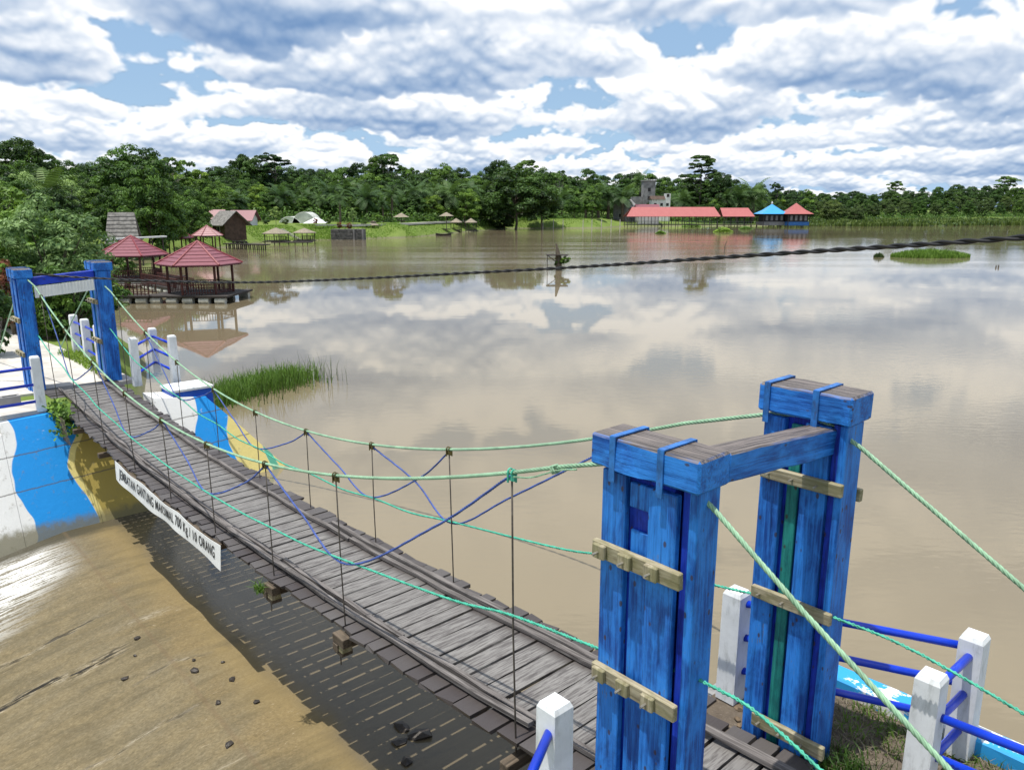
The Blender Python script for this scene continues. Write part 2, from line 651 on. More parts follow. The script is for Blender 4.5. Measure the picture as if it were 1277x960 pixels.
def m_lake():
    b = NB('turbid_lake_water')
    big = b.noise(b.coord('Position', (0.012, 0.03, 1)), 1.0, 4, 0.6)
    col = b.mix(b.step(b.noise(b.coord('Position', (0.03, 0.05, 1)), 1.0, 3, 0.5), 0.3, 0.7), (0.166, 0.138, 0.088), (0.204, 0.170, 0.112))
    rip = b.noise(b.coord('Position', (2.2, 5.5, 1)), 1.0, 3, 0.5)
    slow = b.noise(b.coord('Position', (0.35, 0.8, 1)), 1.0, 2, 0.5)
    X, Y, Z = b.xyz(b.coord('Position'))
    # a breeze ruffles the middle of the lake off the left bank; the lee water stays glassy
    band = b.math('MULTIPLY', b.step(b.math('ADD', Y, b.math('MULTIPLY', big, 40.0)), 78, 105), b.step(b.math('ADD', X, b.math('MULTIPLY', big, 60.0)), 35, 95, 1.0, 0.25))
    streak = b.step(b.noise(b.coord('Position', (0.02, 0.16, 1)), 1.0, 5, 0.65), 0.40, 0.62, 0.35, 1.0)
    mask = b.math('MAXIMUM', b.step(big, 0.50, 0.64, 0.02, 0.30), b.math('MULTIPLY', band, streak))
    h = b.math('ADD', b.math('MULTIPLY', b.math('MULTIPLY', rip, mask), 0.11), b.math('MULTIPLY', slow, 0.012))
    return b.pbr(col, b.step(mask, 0, 1, 0.02, 0.10), b.bump(h, 0.25, 0.5), ior=1.38, spec=0.5)


def m_spillway():
    """algae stained concrete under a thin film of running water; streaks follow the flow (local Y is downstream)"""
    b = NB('wet_spillway_concrete')
    v = b.coord('Object')
    X, Y, Z = b.xyz(v)
    wob = b.noise(b.coord('Object', (0.9, 0.5, 1)), 1.0, 3, 0.5)
    st = b.noise(b.coord('Object', (6.0, 0.55, 1)), 1.0, 7, 0.65, 0.6)
    st2 = b.noise(b.coord('Object', (22.0, 1.4, 1)), 1.0, 6, 0.7, 0.5)
    blot = b.noise(b.coord('Object', (1.2, 0.9, 1)), 1.0, 6, 0.65)
    grain = b.noise(b.coord('Object', (38, 24, 1)), 1.0, 8, 0.75)
    mott = b.noise(b.coord('Object', (5, 2.6, 1)), 1.0, 8, 0.70, 0.4)
    col = b.mix(b.step(st, 0.30, 0.72), (0.105, 0.088, 0.052), (0.190, 0.160, 0.100))
    col = b.mix(b.step(mott, 0.38, 0.66, 0, 0.75), col, (0.210, 0.168, 0.092))
    col = b.mix(b.math('MULTIPLY', b.step(blot, 0.44, 0.64, 0, 0.5), b.step(Y, 0.9, 1.6, 1.0, 0.25)), col, (0.225, 0.160, 0.066))
    col = b.mix(b.step(grain, 0.38, 0.60, 0.55, 0.0), col, (0.085, 0.065, 0.032))
    col = b.mix(b.step(grain, 0.54, 0.72, 0.0, 0.35), col, (0.32, 0.26, 0.16))
    col = b.mix(b.step(b.math('ADD', Y, b.math('MULTIPLY', blot, 1.4)), 0.6, 1.9, 1.0, 0.0), col, b.mix(st2, (0.17, 0.125, 0.045), (0.30, 0.215, 0.085)))
    speck = b.step(b.noise(b.coord('Object', (26, 9, 1)), 1.0, 4, 0.8), 0.60, 0.70)
    col = b.mix(b.math('MULTIPLY', speck, 0.45), col, (0.07, 0.055, 0.03))
    stain = b.step(b.noise(b.coord('Object', (2.2, 0.55, 1)), 1.0, 7, 0.68, 0.5), 0.52, 0.68)
    col = b.mix(b.math('MULTIPLY', stain, 0.5), col, (0.085, 0.068, 0.034))
    # long pale and black scars where the coating has been torn along the flow
    warp = b.math('ADD', X, b.math('MULTIPLY', b.math('SUBTRACT', b.noise(b.coord('Object', (0.8, 1.1, 1)), 1.0, 4, 0.6), 0.5), 0.55))
    chip = b.noise(b.coord('Object', (30, 7, 1)), 1.0, 6, 0.75, 0.5)
    split = b.noise(b.coord('Object', (20, 2.2, 1)), 1.0, 5, 0.7, 0.3)
    for off, w, y0, y1, dark in ((8.35, 0.13, 1.3, 7.5, 1.0), (6.35, 0.06, 1.0, 5.5, 0.5), (9.4, 0.08, 1.3, 3.4, 0.8), (5.1, 0.04, 0.9, 4.2, 0.0), (7.4, 0.06, 0.6, 2.0, 0.6), (8.9, 0.12, 0.5, 1.8, 0.0), (5.75, 0.05, 2.2, 4.6, 0.7)):
        dx = b.math('ABSOLUTE', b.math('SUBTRACT', warp, off))
        rough_edge = b.math('ADD', dx, b.math('MULTIPLY', b.math('SUBTRACT', chip, 0.5), 0.30))
        along = b.math('MULTIPLY', b.step(Y, y0, y0 + 0.5), b.step(Y, y1 - 0.8, y1, 1.0, 0.0))
        band = b.math('MULTIPLY', b.step(rough_edge, w * 0.3, w * 1.3, 1.0, 0.0), along)
        col = b.mix(b.math('MULTIPLY', b.math('MULTIPLY', band, b.step(chip, 0.46, 0.60)), 0.65), col, (0.38, 0.335, 0.25))
        if dark:
            core = b.math('MULTIPLY', b.math('MULTIPLY', along, b.step(split, 0.44, 0.51)), b.step(dx, w * 0.25, w * 0.8, dark, 0.0))
            col = b.mix(core, col, (0.014, 0.012, 0.009))
    flake = b.math('MULTIPLY', b.step(chip, 0.60, 0.66), b.step(blot, 0.50, 0.60))
    col = b.mix(b.math('MULTIPLY', flake, 0.6), col, (0.40, 0.34, 0.24))
    pits = b.step(b.noise(b.coord('Object', (55, 30, 1)), 1.0, 3, 0.6), 0.66, 0.72)
    col = b.mix(b.math('MULTIPLY', pits, 0.6), col, (0.03, 0.024, 0.015))
    # foam along the far wall
    fy = b.math('ADD', b.math('ADD', X, Y), b.math('MULTIPLY', b.math('SUBTRACT', wob, 0.5), 1.6))
    strand = b.noise(b.coord('Object', (16, 1.1, 1)), 1.0, 8, 0.72, 0.8)
    foam = b.math('MULTIPLY', b.step(fy, 12.5, 13.8), b.step(b.math('ADD', b.math('MULTIPLY', strand, 0.7), b.math('MULTIPLY', grain, 0.3)), 0.44, 0.54))
    foam = b.math('MULTIPLY', foam, b.step(Y, 1.0, 2.2))
    foam = b.math('MULTIPLY', foam, b.step(X, 12.5, 12.9, 1.0, 0.3))
    run = b.math('MULTIPLY', b.step(fy, 12.3, 13.6), b.step(Y, 0.7, 1.8))
    col = b.mix(b.math('MULTIPLY', run, 0.55), col, (0.11, 0.10, 0.075))
    col = b.mix(b.math('MULTIPLY', foam, 0.92), col, (0.78, 0.79, 0.78))
    slime = b.step(b.math('ADD', X, b.math('MULTIPLY', mott, 0.5)), 12.75, 13.1)
    col = b.mix(b.math('MULTIPLY', slime, 0.8), col, (0.035, 0.032, 0.018))
    # thin mortar line at the crest break
    br = b.step(b.math('ABSOLUTE', b.math('ADD', b.math('SUBTRACT', Y, 1.2), b.math('MULTIPLY', b.math('SUBTRACT', wob, 0.5), 0.06))), 0.010, 0.045, 0.35, 0.0)
    col = b.mix(br, col, (0.13, 0.09, 0.05))
    # bridge shade painted into the upstream colour; same mask carries the wet film
    wet_shade = b.step(b.math('ADD', Y, b.math('MULTIPLY', b.math('SUBTRACT', blot, 0.5), 0.7)), 0.05, 0.65, 1.0, 0.0)
    col = b.mix(b.math('MULTIPLY', wet_shade, 0.72), col, (0.060, 0.054, 0.044))
    rip = b.noise(b.coord('Object', (9, 4, 1)), 1.0, 4, 0.6)
    bumps = b.bump(b.math('ADD', b.math('MULTIPLY', grain, 0.4), b.math('MULTIPLY', mott, 0.6)), 0.5, 0.015)
    film = b.bump(b.math('ADD', b.math('MULTIPLY', rip, 0.5), b.math('MULTIPLY', st2, 0.35)), 0.35, 0.012)
    film_w = b.math('MAXIMUM', wet_shade, b.step(mott, 0.50, 0.72, 0.0, 0.14))
    return b.pbr(col, 0.75, bumps, spec=0.25, coat=film_w, coat_rough=0.08, coat_normal=film)


def m_mural(name, yellow_first=True):
    """wave mural on the abutment: bands run along local X (upstream), edges wavy; colours are the paint, but the darker yellow under the deck is painted shade"""
    b = NB(name)
    v = b.coord('Object')
    X, Y, Z = b.xyz(v)
    n1 = b.math('SUBTRACT', b.noise(b.coord('Object', (0.5, 0.5, 1.1)), 1.0, 2, 0.5), 0.5)
    s = b.math('ADD', X, b.math('MULTIPLY', n1, 0.42))
    s = b.math('ADD', s, b.math('MULTIPLY', b.math('SINE', b.math('MULTIPLY', Z, 4.2)), 0.10))
    white, bl, ye, gr = (0.74, 0.75, 0.74), (0.012, 0.27, 0.72), (0.68, 0.58, 0.22), (0.10, 0.38, 0.26)

    def band(col, x0, x1, c):
        return b.mix(b.math('MULTIPLY', b.step(s, x0 - 0.012, x0 + 0.012), b.step(s, x1 - 0.012, x1 + 0.012, 1.0, 0.0)), col, c)
    col = band(white, -0.70, -0.58, ye)
    col = band(col, -0.59, 0.35, (0.36, 0.28, 0.07))  # yellow darkened under the deck, shade put into the paint colour
    col = band(col, -1.66, -0.70, bl)
    col = band(col, -4.4, -3.0, gr)
    col = band(col, 1.55, 2.2, bl)
    col = band(col, 2.2, 2.85, ye)
    col = band(col, 2.85, 3.0, gr)
    col = band(col, 3.0, 3.8, ye)
    d = b.noise(b.coord('Object', (7, 7, 5)), 1.0, 7, 0.7)
    col = b.mix(b.step(d, 0.56, 0.72, 0, 0.55), col, (0.20, 0.18, 0.13))
    fl = b.step(b.noise(b.coord('Object', (3.5, 3.5, 3.5)), 1.0, 7, 0.68), 0.64, 0.70, 0, 0.45)
    col = b.mix(fl, col, (0.62, 0.64, 0.66))
    foot = b.step(b.math('ADD', Z, b.math('MULTIPLY', d, 0.35)), -1.86, -1.66, 1.0, 0.0)
    col = b.mix(b.math('MULTIPLY', foot, 0.85), col, (0.16, 0.145, 0.08))
    for k in (-0.62, -1.22):
        dz = b.math('ABSOLUTE', b.math('ADD', b.math('SUBTRACT', Z, k), b.math('ADD', b.math('MULTIPLY', X, -0.05), b.math('MULTIPLY', b.math('SUBTRACT', d, 0.5), 0.05))))
        col = b.mix(b.step(dz, 0.006, 0.016, 0.7, 0.0), col, (0.10, 0.09, 0.08))
    return b.pbr(col, 0.7, b.bump(d, 0.35, 0.02), spec=0.3)


def m_ground():
    b = NB('grassy_earth')
    n = b.noise(b.coord('Position', (0.25, 0.25, 0.25)), 1.0, 6, 0.65)
    n2 = b.noise(b.coord('Position', (3, 3, 3)), 1.0, 5, 0.7)
    grass = b.mix(n2, (0.065, 0.105, 0.022), (0.16, 0.23, 0.045))
    grass = b.mix(b.step(n, 0.35, 0.7), grass, b.mix(n2, (0.10, 0.15, 0.03), (0.20, 0.26, 0.06)))
    soil = b.mix(n2, (0.10, 0.085, 0.06), (0.22, 0.19, 0.15))
    z = b.xyz(b.coord('Position'))[2]
    f = b.math('ADD', b.step(n2, 0.66, 0.80, 0.0, 0.35), b.step(z, -1.95, -1.45, 0.8, 0.0), clamp=True)
    return b.pbr(b.mix(f, grass, soil), 0.9, b.bump(n2, 0.6, 0.06), spec=0.2)


def m_marsh():
    b = NB('marsh_grass')
    n2 = b.noise(b.coord('Position', (0.25, 0.06, 0.5)), 1.0, 6, 0.7)
    col = b.mix(n2, (0.06, 0.085, 0.03), (0.22, 0.22, 0.10))
    return b.pbr(col, 0.95, b.bump(n2, 0.5, 0.3), spec=0.1)


def m_tile_roof(name, a, c_):
    b = NB(name)
    n = b.noise(b.coord('Object', (5, 5, 2)), 1.0, 5, 0.65)
    col = b.mix(n, a, c_)
    return b.pbr(col, 0.45, b.bump(n, 0.2, 0.01), spec=0.5)


def m_sheet(name, a, c_, pitch=5.0, axis=0, rough=0.4):
    b = NB(name)
    v = b.coord('Object')
    x = b.xyz(v)[axis]
    w = b.math('SINE', b.math('MULTIPLY', x, 2 * math.pi * pitch))
    n = b.noise(b.coord('Object', (0.8, 0.8, 0.8)), 1.0, 5, 0.6)
    return b.pbr(b.mix(n, a, c_), rough, b.bump(w, 0.25, 0.02), spec=0.4)


MT = dict(
    deck=m_deck(),
    curb=m_wood('curb_timber', (0.050, 0.044, 0.042), (0.20, 0.185, 0.178)),
    bearer=m_wood('bearer_timber', (0.05, 0.04, 0.03), (0.14, 0.11, 0.08)),
    batten=m_wood('batten_timber', (0.22, 0.19, 0.12), (0.42, 0.38, 0.27), moss=(0.12, 0.12, 0.04)),
    blue=m_paint('blue_timber_paint', (0.004, 0.070, 0.36), (0.018, 0.175, 0.58), worn=0.60),
    blue_cap=m_paint('blue_beam_paint', (0.005, 0.085, 0.40), (0.020, 0.185, 0.60), worn=0.61, top_bare=True),
    blue_dark=m_paint('dark_blue_timber_paint', (0.003, 0.018, 0.27), (0.006, 0.040, 0.42), worn=0.75),
    green_paint=m_paint('green_timber_paint', (0.004, 0.12, 0.13), (0.01, 0.19, 0.17), worn=0.75),
    pipe=m_plain('blue_enamel_pipe', (0.002, 0.040, 0.55), 0.28, 0.2, 4, spec=0.6, bump=0.03),
    post=m_plain('white_post_paint', (0.72, 0.75, 0.77), 0.6, 0.10, 5, dirt=(0.36, 0.38, 0.37), bump=0.3),
    strap=m_plain('strap_steel', (0.03, 0.17, 0.52), 0.45, 0.4, 12, metal=0.2, dirt=(0.06, 0.035, 0.03)),
    brass=m_plain('oxidised_clamp_metal', (0.16, 0.13, 0.05), 0.45, 0.4, 20, metal=0.7),
    steel=m_plain('rusty_hanger_rod', (0.115, 0.10, 0.085), 0.6, 0.4, 15, metal=0.4),
    bolt=m_plain('galvanised_bolt', (0.45, 0.43, 0.38), 0.4, 0.3, 30, metal=0.7),
    cable=m_plain('pale_green_cable', (0.25, 0.42, 0.28), 0.55, 0.25, 9, bump=0.1),
    cable_pale=m_plain('whitish_cable_clip', (0.62, 0.66, 0.62), 0.5, 0.2, 9),
    green_rope=m_plain('mint_green_rope', (0.06, 0.40, 0.28), 0.6, 0.25, 12, bump=0.2),
    blue_rope=m_plain('blue_rope', (0.05, 0.095, 0.33), 0.6, 0.35, 8, bump=0.2),
    black=m_plain('black_cable_sheath', (0.007, 0.007, 0.008), 0.5, 0.3, 6, spec=0.5),
    banner=m_plain('white_vinyl', (0.74, 0.76, 0.76), 0.5, 0.06, 4, bump=0.1),
    ink=m_plain('black_lettering', (0.02, 0.02, 0.022), 0.6, 0.1, 5),
    concrete=m_plain('pale_concrete', (0.52, 0.50, 0.46), 0.85, 0.22, 1.5, dirt=(0.30, 0.26, 0.20), bump=0.4),
    concrete_old=m_plain('grey_concrete', (0.24, 0.24, 0.24), 0.85, 0.35, 0.7, dirt=(0.08, 0.08, 0.08), bump=0.4),
    white_wall=m_plain('white_plaster', (0.68, 0.70, 0.70), 0.8, 0.12, 0.6, dirt=(0.35, 0.36, 0.36)),
    grey_wall=m_plain('grey_board_wall', (0.20, 0.21, 0.22), 0.8, 0.3, 1.0),
    dark=m_plain('dark_interior', (0.03, 0.03, 0.032), 0.9, 0.3, 2),
    brown=m_plain('brown_painted_timber', (0.085, 0.026, 0.022), 0.55, 0.35, 4),
    brown_wall=m_plain('brown_plank_wall', (0.075, 0.048, 0.034), 0.8, 0.35, 2),
    dk_timber=m_wood('dark_raft_timber', (0.02, 0.018, 0.016), (0.075, 0.065, 0.06)),
    floatm=m_plain('pale_float_drum', (0.50, 0.50, 0.44), 0.6, 0.3, 3, dirt=(0.14, 0.13, 0.10)),
    roof_red=m_tile_roof('maroon_tile', (0.15, 0.040, 0.056), (0.25, 0.085, 0.105)),
    ridge_red=m_plain('maroon_ridge_tile', (0.23, 0.05, 0.058), 0.45, 0.2, 3),
    roof_pale=m_tile_roof('faded_pink_tile', (0.30, 0.13, 0.14), (0.55, 0.36, 0.36)),
    sheet_red=m_sheet('red_sheet_roof', (0.31, 0.078, 0.078), (0.40, 0.13, 0.125), 1.0, 0, 0.6),
    sheet_blue=m_sheet('blue_sheet_roof', (0.03, 0.25, 0.58), (0.06, 0.36, 0.72), 2.0),
    shingle=m_plain('grey_wood_shingle', (0.19, 0.185, 0.175), 0.9, 0.45, 3, bump=0.5),
    thatch=m_plain('thatch', (0.27, 0.235, 0.18), 0.95, 0.4, 6, bump=0.6),
    white_film=m_plain('greenhouse_film', (0.60, 0.62, 0.58), 0.35, 0.2, 0.6, spec=0.5),
    tent_white=m_plain('tent_fabric', (0.75, 0.77, 0.80), 0.6, 0.08, 1),
    blue_wall=m_plain('blue_wall_paint', (0.03, 0.14, 0.40), 0.6, 0.25, 2),
    stone=m_plain('rubble_stone', (0.13, 0.13, 0.125), 0.9, 0.6, 1.6, dirt=(0.04, 0.045, 0.035), bump=0.8, dist=0.1),
    shell=m_plain('dark_stone', (0.035, 0.028, 0.022), 0.5, 0.5, 20, bump=0.5),
    rock=m_plain('brown_debris', (0.13, 0.095, 0.06), 0.9, 0.5, 15, bump=0.6),
    bark=m_wood('bark', (0.06, 0.05, 0.038), (0.16, 0.135, 0.10), grain=12),
    bark_pale=m_wood('pale_bark', (0.16, 0.145, 0.12), (0.30, 0.28, 0.24), grain=12),
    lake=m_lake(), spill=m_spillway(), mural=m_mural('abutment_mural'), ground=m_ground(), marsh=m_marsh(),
    yellow=m_plain('pale_yellow_paint', (0.66, 0.57, 0.26), 0.7, 0.15, 4, dirt=(0.5, 0.48, 0.4)),
    kerb_mural=None,
    leaf_dark=m_leaf('dark_leaf', (0.007, 0.024, 0.009), (0.072, 0.160, 0.034), 0.32),
    leaf_mid=m_leaf('mid_green_leaf', (0.012, 0.042, 0.011), (0.125, 0.250, 0.040), 0.32),
    leaf_lite=m_leaf('light_green_leaf', (0.030, 0.085, 0.014), (0.200, 0.350, 0.050)),
    leaf_silver=m_leaf('silvery_leaf', (0.075, 0.155, 0.042), (0.42, 0.58, 0.20), 0.38),
    leaf_palm=m_leaf('palm_leaf', (0.014, 0.045, 0.014), (0.125, 0.225, 0.065), 0.25),
    leaf_olive=m_leaf('olive_leaf', (0.022, 0.046, 0.013), (0.110, 0.175, 0.045)),
    leaf_red=m_leaf('red_leaf', (0.10, 0.020, 0.012), (0.30, 0.09, 0.03), 0.2),
    grass=m_leaf('reed_blade', (0.085, 0.175, 0.024), (0.26, 0.42, 0.070), 0.4),
    grass_dry=m_leaf('dry_grass_blade', (0.12, 0.10, 0.05), (0.34, 0.29, 0.19), 0.2),
)


def m_kerb():
    b = NB('painted_kerb')
    n = b.noise(b.coord('Object', (2.2, 3, 3)), 1.0, 5, 0.7)
    col = b.mix(b.step(n, 0.46, 0.50), (0.70, 0.72, 0.72), (0.02, 0.30, 0.66))
    return b.pbr(col, 0.7, b.bump(n, 0.3, 0.01))


MT['kerb_mural'] = m_kerb()

# ------------------------------------------------------------------ setting: lake, land, spillway
WATER = -1.9
FLOOR = -2.1

# the lake surface (stops at the weir crest under the bridge)
def poly_obj(name, pts, mat, kind='structure', parent=None):
    me = bpy.data.meshes.new(name)
    me.from_pydata([tuple(p) for p in pts], [], [tuple(range(len(pts)))])
    me.materials.append(mat)
    fix_normals(me)
    o = link(bpy.data.objects.new(name, me), parent)
    return tag(o, kind=kind)


CREST_V = 1.25
lk = [B(13.6, CREST_V, WATER), B(0.4, CREST_V, WATER), B(-60, CREST_V + 30, WATER), Vector((1500, -300, WATER)), Vector((1500, 900, WATER)),
      Vector((-200, 900, WATER)), Vector((-200, 60, WATER)), B(40, 0.35, WATER)]
poly_obj('lake', lk, MT['lake'])

SHORE = [tuple(B(14.4, 2.1).xy), (-8.9, 19.2), (-11.0, 24.0), (-14.0, 31.0), (-19.5, 37.5), (-27.0, 42.5), (-34.0, 52.0), (-38.5, 66.0), (-41.0, 88.0),
         (-42.0, 108.0), (-40.5, 131.0), (-35.0, 143.5), (-30.0, 148.0), (-18.0, 161.0), (-12.0, 190.0), (0.0, 231.0), (29.0, 240.0),
         (36.0, 259.0), (95.0, 268.0), (178.0, 277.0), (420.0, 300.0), (900.0, 420.0)]
LAND_A = SHORE + [(2600, 700), (2600, 2600), (-2600, 2600), (-2600, -900), tuple(B(14.25, -60).xy), tuple(B(14.25, 1.9).xy)]
NEAR_SH = [tuple(B(0.75, 1.75).xy), tuple(B(-3.0, 1.9).xy), tuple(B(-40, 8).xy), tuple(B(-160, 30).xy)]
LAND_B = NEAR_SH + [(600, -900), (-900, -900), tuple(B(0.75, -60).xy)]


def seg_dist(P, pts):
    d = np.full(len(P), 1e9)
    for a, b in zip(pts, pts[1:]):
        a, b = np.array(a), np.array(b)
        ab = b - a
        t = np.clip(((P - a) @ ab) / (ab @ ab), 0, 1)
        d = np.minimum(d, np.linalg.norm(P - (a + t[:, None] * ab), axis=1))
    return d


def inside(P, poly):
    r = np.zeros(len(P), bool)
    x, y = P[:, 0], P[:, 1]
    for (x0, y0), (x1, y1) in zip(poly, poly[1:] + poly[:1]):
        c = (y0 > y) != (y1 > y)
        xi = (x1 - x0) * (y - y0) / (y1 - y0 + 1e-12) + x0
        r ^= c & (x < xi)
    return r


def smooth01(t):
    t = np.clip(t, 0, 1)
    return t * t * (3 - 2 * t)


def land_height(P):
    """ground height at plan points (N,2)"""
    P = np.asarray(P, float)
    z = np.full(len(P), -4.5)
    ia, ib = inside(P, LAND_A), inside(P, LAND_B)
    d = seg_dist(P, SHORE)
    x, y = P[:, 0], P[:, 1]
    near = smooth01((40 - y) / 15)
    width = 7.5 * (1 - near) + 2.6 * near
    top = 0.75 * (1 - near) - 0.06 * near
    right = smooth01((x - 25) / 50)
    top = top * (1 - right) + (-1.35) * right
    bank = -2.25 + (top + 2.25) * smooth01(d / width)
    hill = np.clip(d - 18, 0, 110) * 0.075 * smooth01((30 - x) / 60) * smooth01((y - 20) / 40)
    hill += np.clip(d - 60, 0, 200) * 0.03 * smooth01((x - 60) / 60)
    bumpy = 0.25 * np.sin(x * 0.11 + 1.3) * np.sin(y * 0.07) * smooth01((d - 6) / 20)
    za = bank + hill + bumpy
    uvx = (x - O0.x) * AX.x + (y - O0.y) * AX.y
    za = np.where((uvx < 24) & (d > 2.6) & (y < 40), np.minimum(za, -0.06), za)
    z = np.where(ia, za, z)
    db = seg_dist(P, NEAR_SH)
    zb = -0.5 + 0.42 * smooth01(db / 0.35)
    return np.where(ib, zb, z)


def ground_z(x, y):
    return float(land_height([(x, y)])[0])


ang = np.radians(np.concatenate([np.arange(-180, -62, 3.0), np.arange(-62, -12, 0.34), np.arange(-12, 62, 0.5), np.arange(62, 180, 3.0)]))
rad = np.concatenate([[0.5], np.geomspace(1.5, 2200, 170)])
A_, R_ = np.meshgrid(ang, rad)
PX, PY = (R_ * np.sin(A_)).ravel(), (R_ * np.cos(A_)).ravel()
PZ = land_height(np.column_stack([PX, PY]))
na, nr = len(ang), len(rad)
gf = []
for i in range(nr - 1):
    for j in range(na):
        a, b_ = i * na + j, i * na + (j + 1) % na
        gf.append((a, b_, b_ + na, a + na))
gm = bpy.data.meshes.new('ground')
gm.from_pydata(np.column_stack([PX, PY, PZ]).tolist(), [], gf)
gm.materials.append(MT['ground'])
fix_normals(gm)
gm.polygons.foreach_set('use_smooth', [True] * len(gm.polygons))
tag(link(bpy.data.objects.new('ground', gm)), kind='structure')

# spillway slab: local X = u (across the channel), local Y = downstream (-v); flat crest, then a falling apron
SM = Matrix((AX, -PV, Vector((0, 0, 1)))).transposed().to_4x4()
SM.translation = O0.copy()
prof = [(-1.4, FLOOR - 0.02), (0.0, FLOOR), (1.2, FLOOR - 0.01), (1.6, FLOOR - 0.06), (2.6, FLOOR - 0.24), (4.5, FLOOR - 0.62), (8, FLOOR - 1.4), (14, FLOOR - 2.9), (30, FLOOR - 7)]
sv, sf = [], []
us_ = np.linspace(0.3, 13.9, 120)
yy = []
for (y0, z0), (y1, z1) in zip(prof, prof[1:]):
    k = max(2, int((y1 - y0) / 0.12)) if y1 < 9 else 4
    yy += [(y0 + (y1 - y0) * t / k, z0 + (z1 - z0) * t / k) for t in range(k)]
yy.append(prof[-1])
for y, z in yy:
    for u in us_:
        q = mnoise.noise(Vector((u * 2.4, y * 0.5, 0))) * 0.025 + mnoise.noise(Vector((u * 7, y * 1.6, 3))) * 0.012
        sv.append((u, y, z + q * smooth01(np.array((y - 0.9) / 0.8)).item()))
nu = len(us_)
sf = [(i * nu + j, i * nu + j + 1, (i + 1) * nu + j + 1, (i + 1) * nu + j) for i in range(len(yy) - 1) for j in range(nu - 1)]
sm = bpy.data.meshes.new('spillway')
sm.from_pydata(sv, [], sf)
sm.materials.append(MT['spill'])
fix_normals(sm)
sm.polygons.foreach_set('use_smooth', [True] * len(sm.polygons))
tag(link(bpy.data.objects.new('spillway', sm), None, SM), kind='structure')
# weir sill under the bridge where the lake tips over
mb = MB()
MW = Matrix((AX, PV, Vector((0, 0, 1)))).transposed().to_4x4()
MW.translation = O0.copy()
mb.box(0.3, 13.9, CREST_V - 0.02, CREST_V + 0.55, -3.2, WATER - 0.015, MW)
tag(mb.build('weir_sill', MT['concrete_old']), kind='structure')

# far bank abutment with its wave mural: local X = v (upstream), local Z = z
MA = Matrix((PV, AX, Vector((0, 0, 1)))).transposed().to_4x4()
MA.translation = B(13.0, 0, 0)
abut = empty('abutment_wall', B(13.4, 0, -2.2), 'concrete abutment painted with white, blue and yellow waves at the far bridge end', 'wall')
top_l = [(-9.0, -0.62), (-4.0, -0.45), (-1.82, -0.32)]
ab = MB()


def wall_strip(mb_, prof_top, zb, batter_f, thick):
    n = len(prof_top)
    for i in range(n - 1):
        (x0, z0), (x1, z1) = prof_top[i], prof_top[i + 1]
        q = []
        for x, zt in ((x0, z0), (x1, z1)):
            q += [(x, batter_f(zb), zb), (x, batter_f(zt), zt), (x, batter_f(zt) + thick, zt), (x, batter_f(zb) + thick, zb)]
        mb_.add([MA @ Vector(p) for p in q], [(0, 1, 5, 4), (1, 2, 6, 5), (2, 3, 7, 6), (3, 0, 4, 7), (0, 3, 2, 1), (4, 5, 6, 7)])


bat = lambda z: 0.02 + (z + 2.3) * 0.44
wall_strip(ab, top_l, -4.2, bat, 0.7)
ab.build('wing_wall', MT['mural'], abut, MA)
ab = MB()
wall_strip(ab, [(-1.815, -0.12), (-0.86, -0.08), (-0.84, -0.36), (0.84, -0.36), (0.86, -0.10), (1.9, -0.22)], -4.2, bat, 0.7)
ab.build('centre_wall', MT['mural'], abut, MA)
ab = MB()
wall_strip(ab, [(1.905, -0.24), (2.5, -0.95), (3.1, -1.72), (3.4, -2.15)], -4.2, bat, 0.55)
ab.build('wing_wall', MT['mural'], abut, MA)
pb = empty('end_block', B(14.3, 1.7, -0.6), parent=abut)
ubox('block_body', (14.02, 14.72), (1.25, 2.08), (-1.2, -0.06), m_plain('deep_blue_wall_paint', (0.006, 0.075, 0.42), 0.55, 0.15, 3), pb, 'v', 0.01)
ubox('block_top', (14.0, 14.74), (1.23, 2.10), (-0.06, 0.0), MT['post'], pb, 'v', 0.01)

# near abutment: wall and lake-side kerb
nab = empty('near_abutment', B(0.5, 1.0, -2.2), 'near bank abutment with pale yellow lake edge below the near tower', 'wall')
ubox('abutment_face', (0.55, 0.85), (-8.0, 1.78), (-4.2, -0.12), MT['concrete_old'], nab, 'v', 0.02)
member('kerb', B(0.62, 1.66, -0.02), B(-2.6, 1.66, -0.02), 0.20, 0.16, MT['kerb_mural'], nab, ch=0.015, segs=10, jit=0.008)
member('lake_face', B(0.75, 1.86, -0.40), B(-3.0, 1.90, -0.40), 0.26, 0.30, MT['yellow'], nab, ch=0.02)
mb = MB()
for k, (x0, z0, x1, z1) in enumerate(((1.2, -0.14, 1.80, -0.20), (1.80, -0.20, 2.6, -1.1), (2.6, -1.1, 3.3, -2.1))):
    q = []
    for x, zt in ((x0, z0), (x1, z1)):
        q += [(1.05, x, -2.5), (0.87, x, zt), (0.45, x, zt), (0.45, x, -2.5)]
    mb.add([MW @ Vector(p) for p in q], [(0, 1, 5, 4), (1, 2, 6, 5), (2, 3, 7, 6), (3, 0, 4, 7), (0, 3, 2, 1), (4, 5, 6, 7)])
mb.build('wing_wall', MT['yellow'], nab)

# paved path and terrace behind the far tower
mb = MB()
mb.prism([(15.75, -1.5), (15.75, 1.05), (19, 1.0), (30, 0.2), (33, -3.5), (24, -9), (15.9, -9), (15.5, -4)], -0.10, -0.012, MW)
tag(mb.build('path', MT['concrete']), kind='structure')
mb = MB()
mb.prism([(14.15, -9), (14.15, -1.0), (15.2, -1.0), (15.2, -9)], -0.2, -0.03, MW)
tag(mb.build('terrace', MT['concrete']), kind='structure')

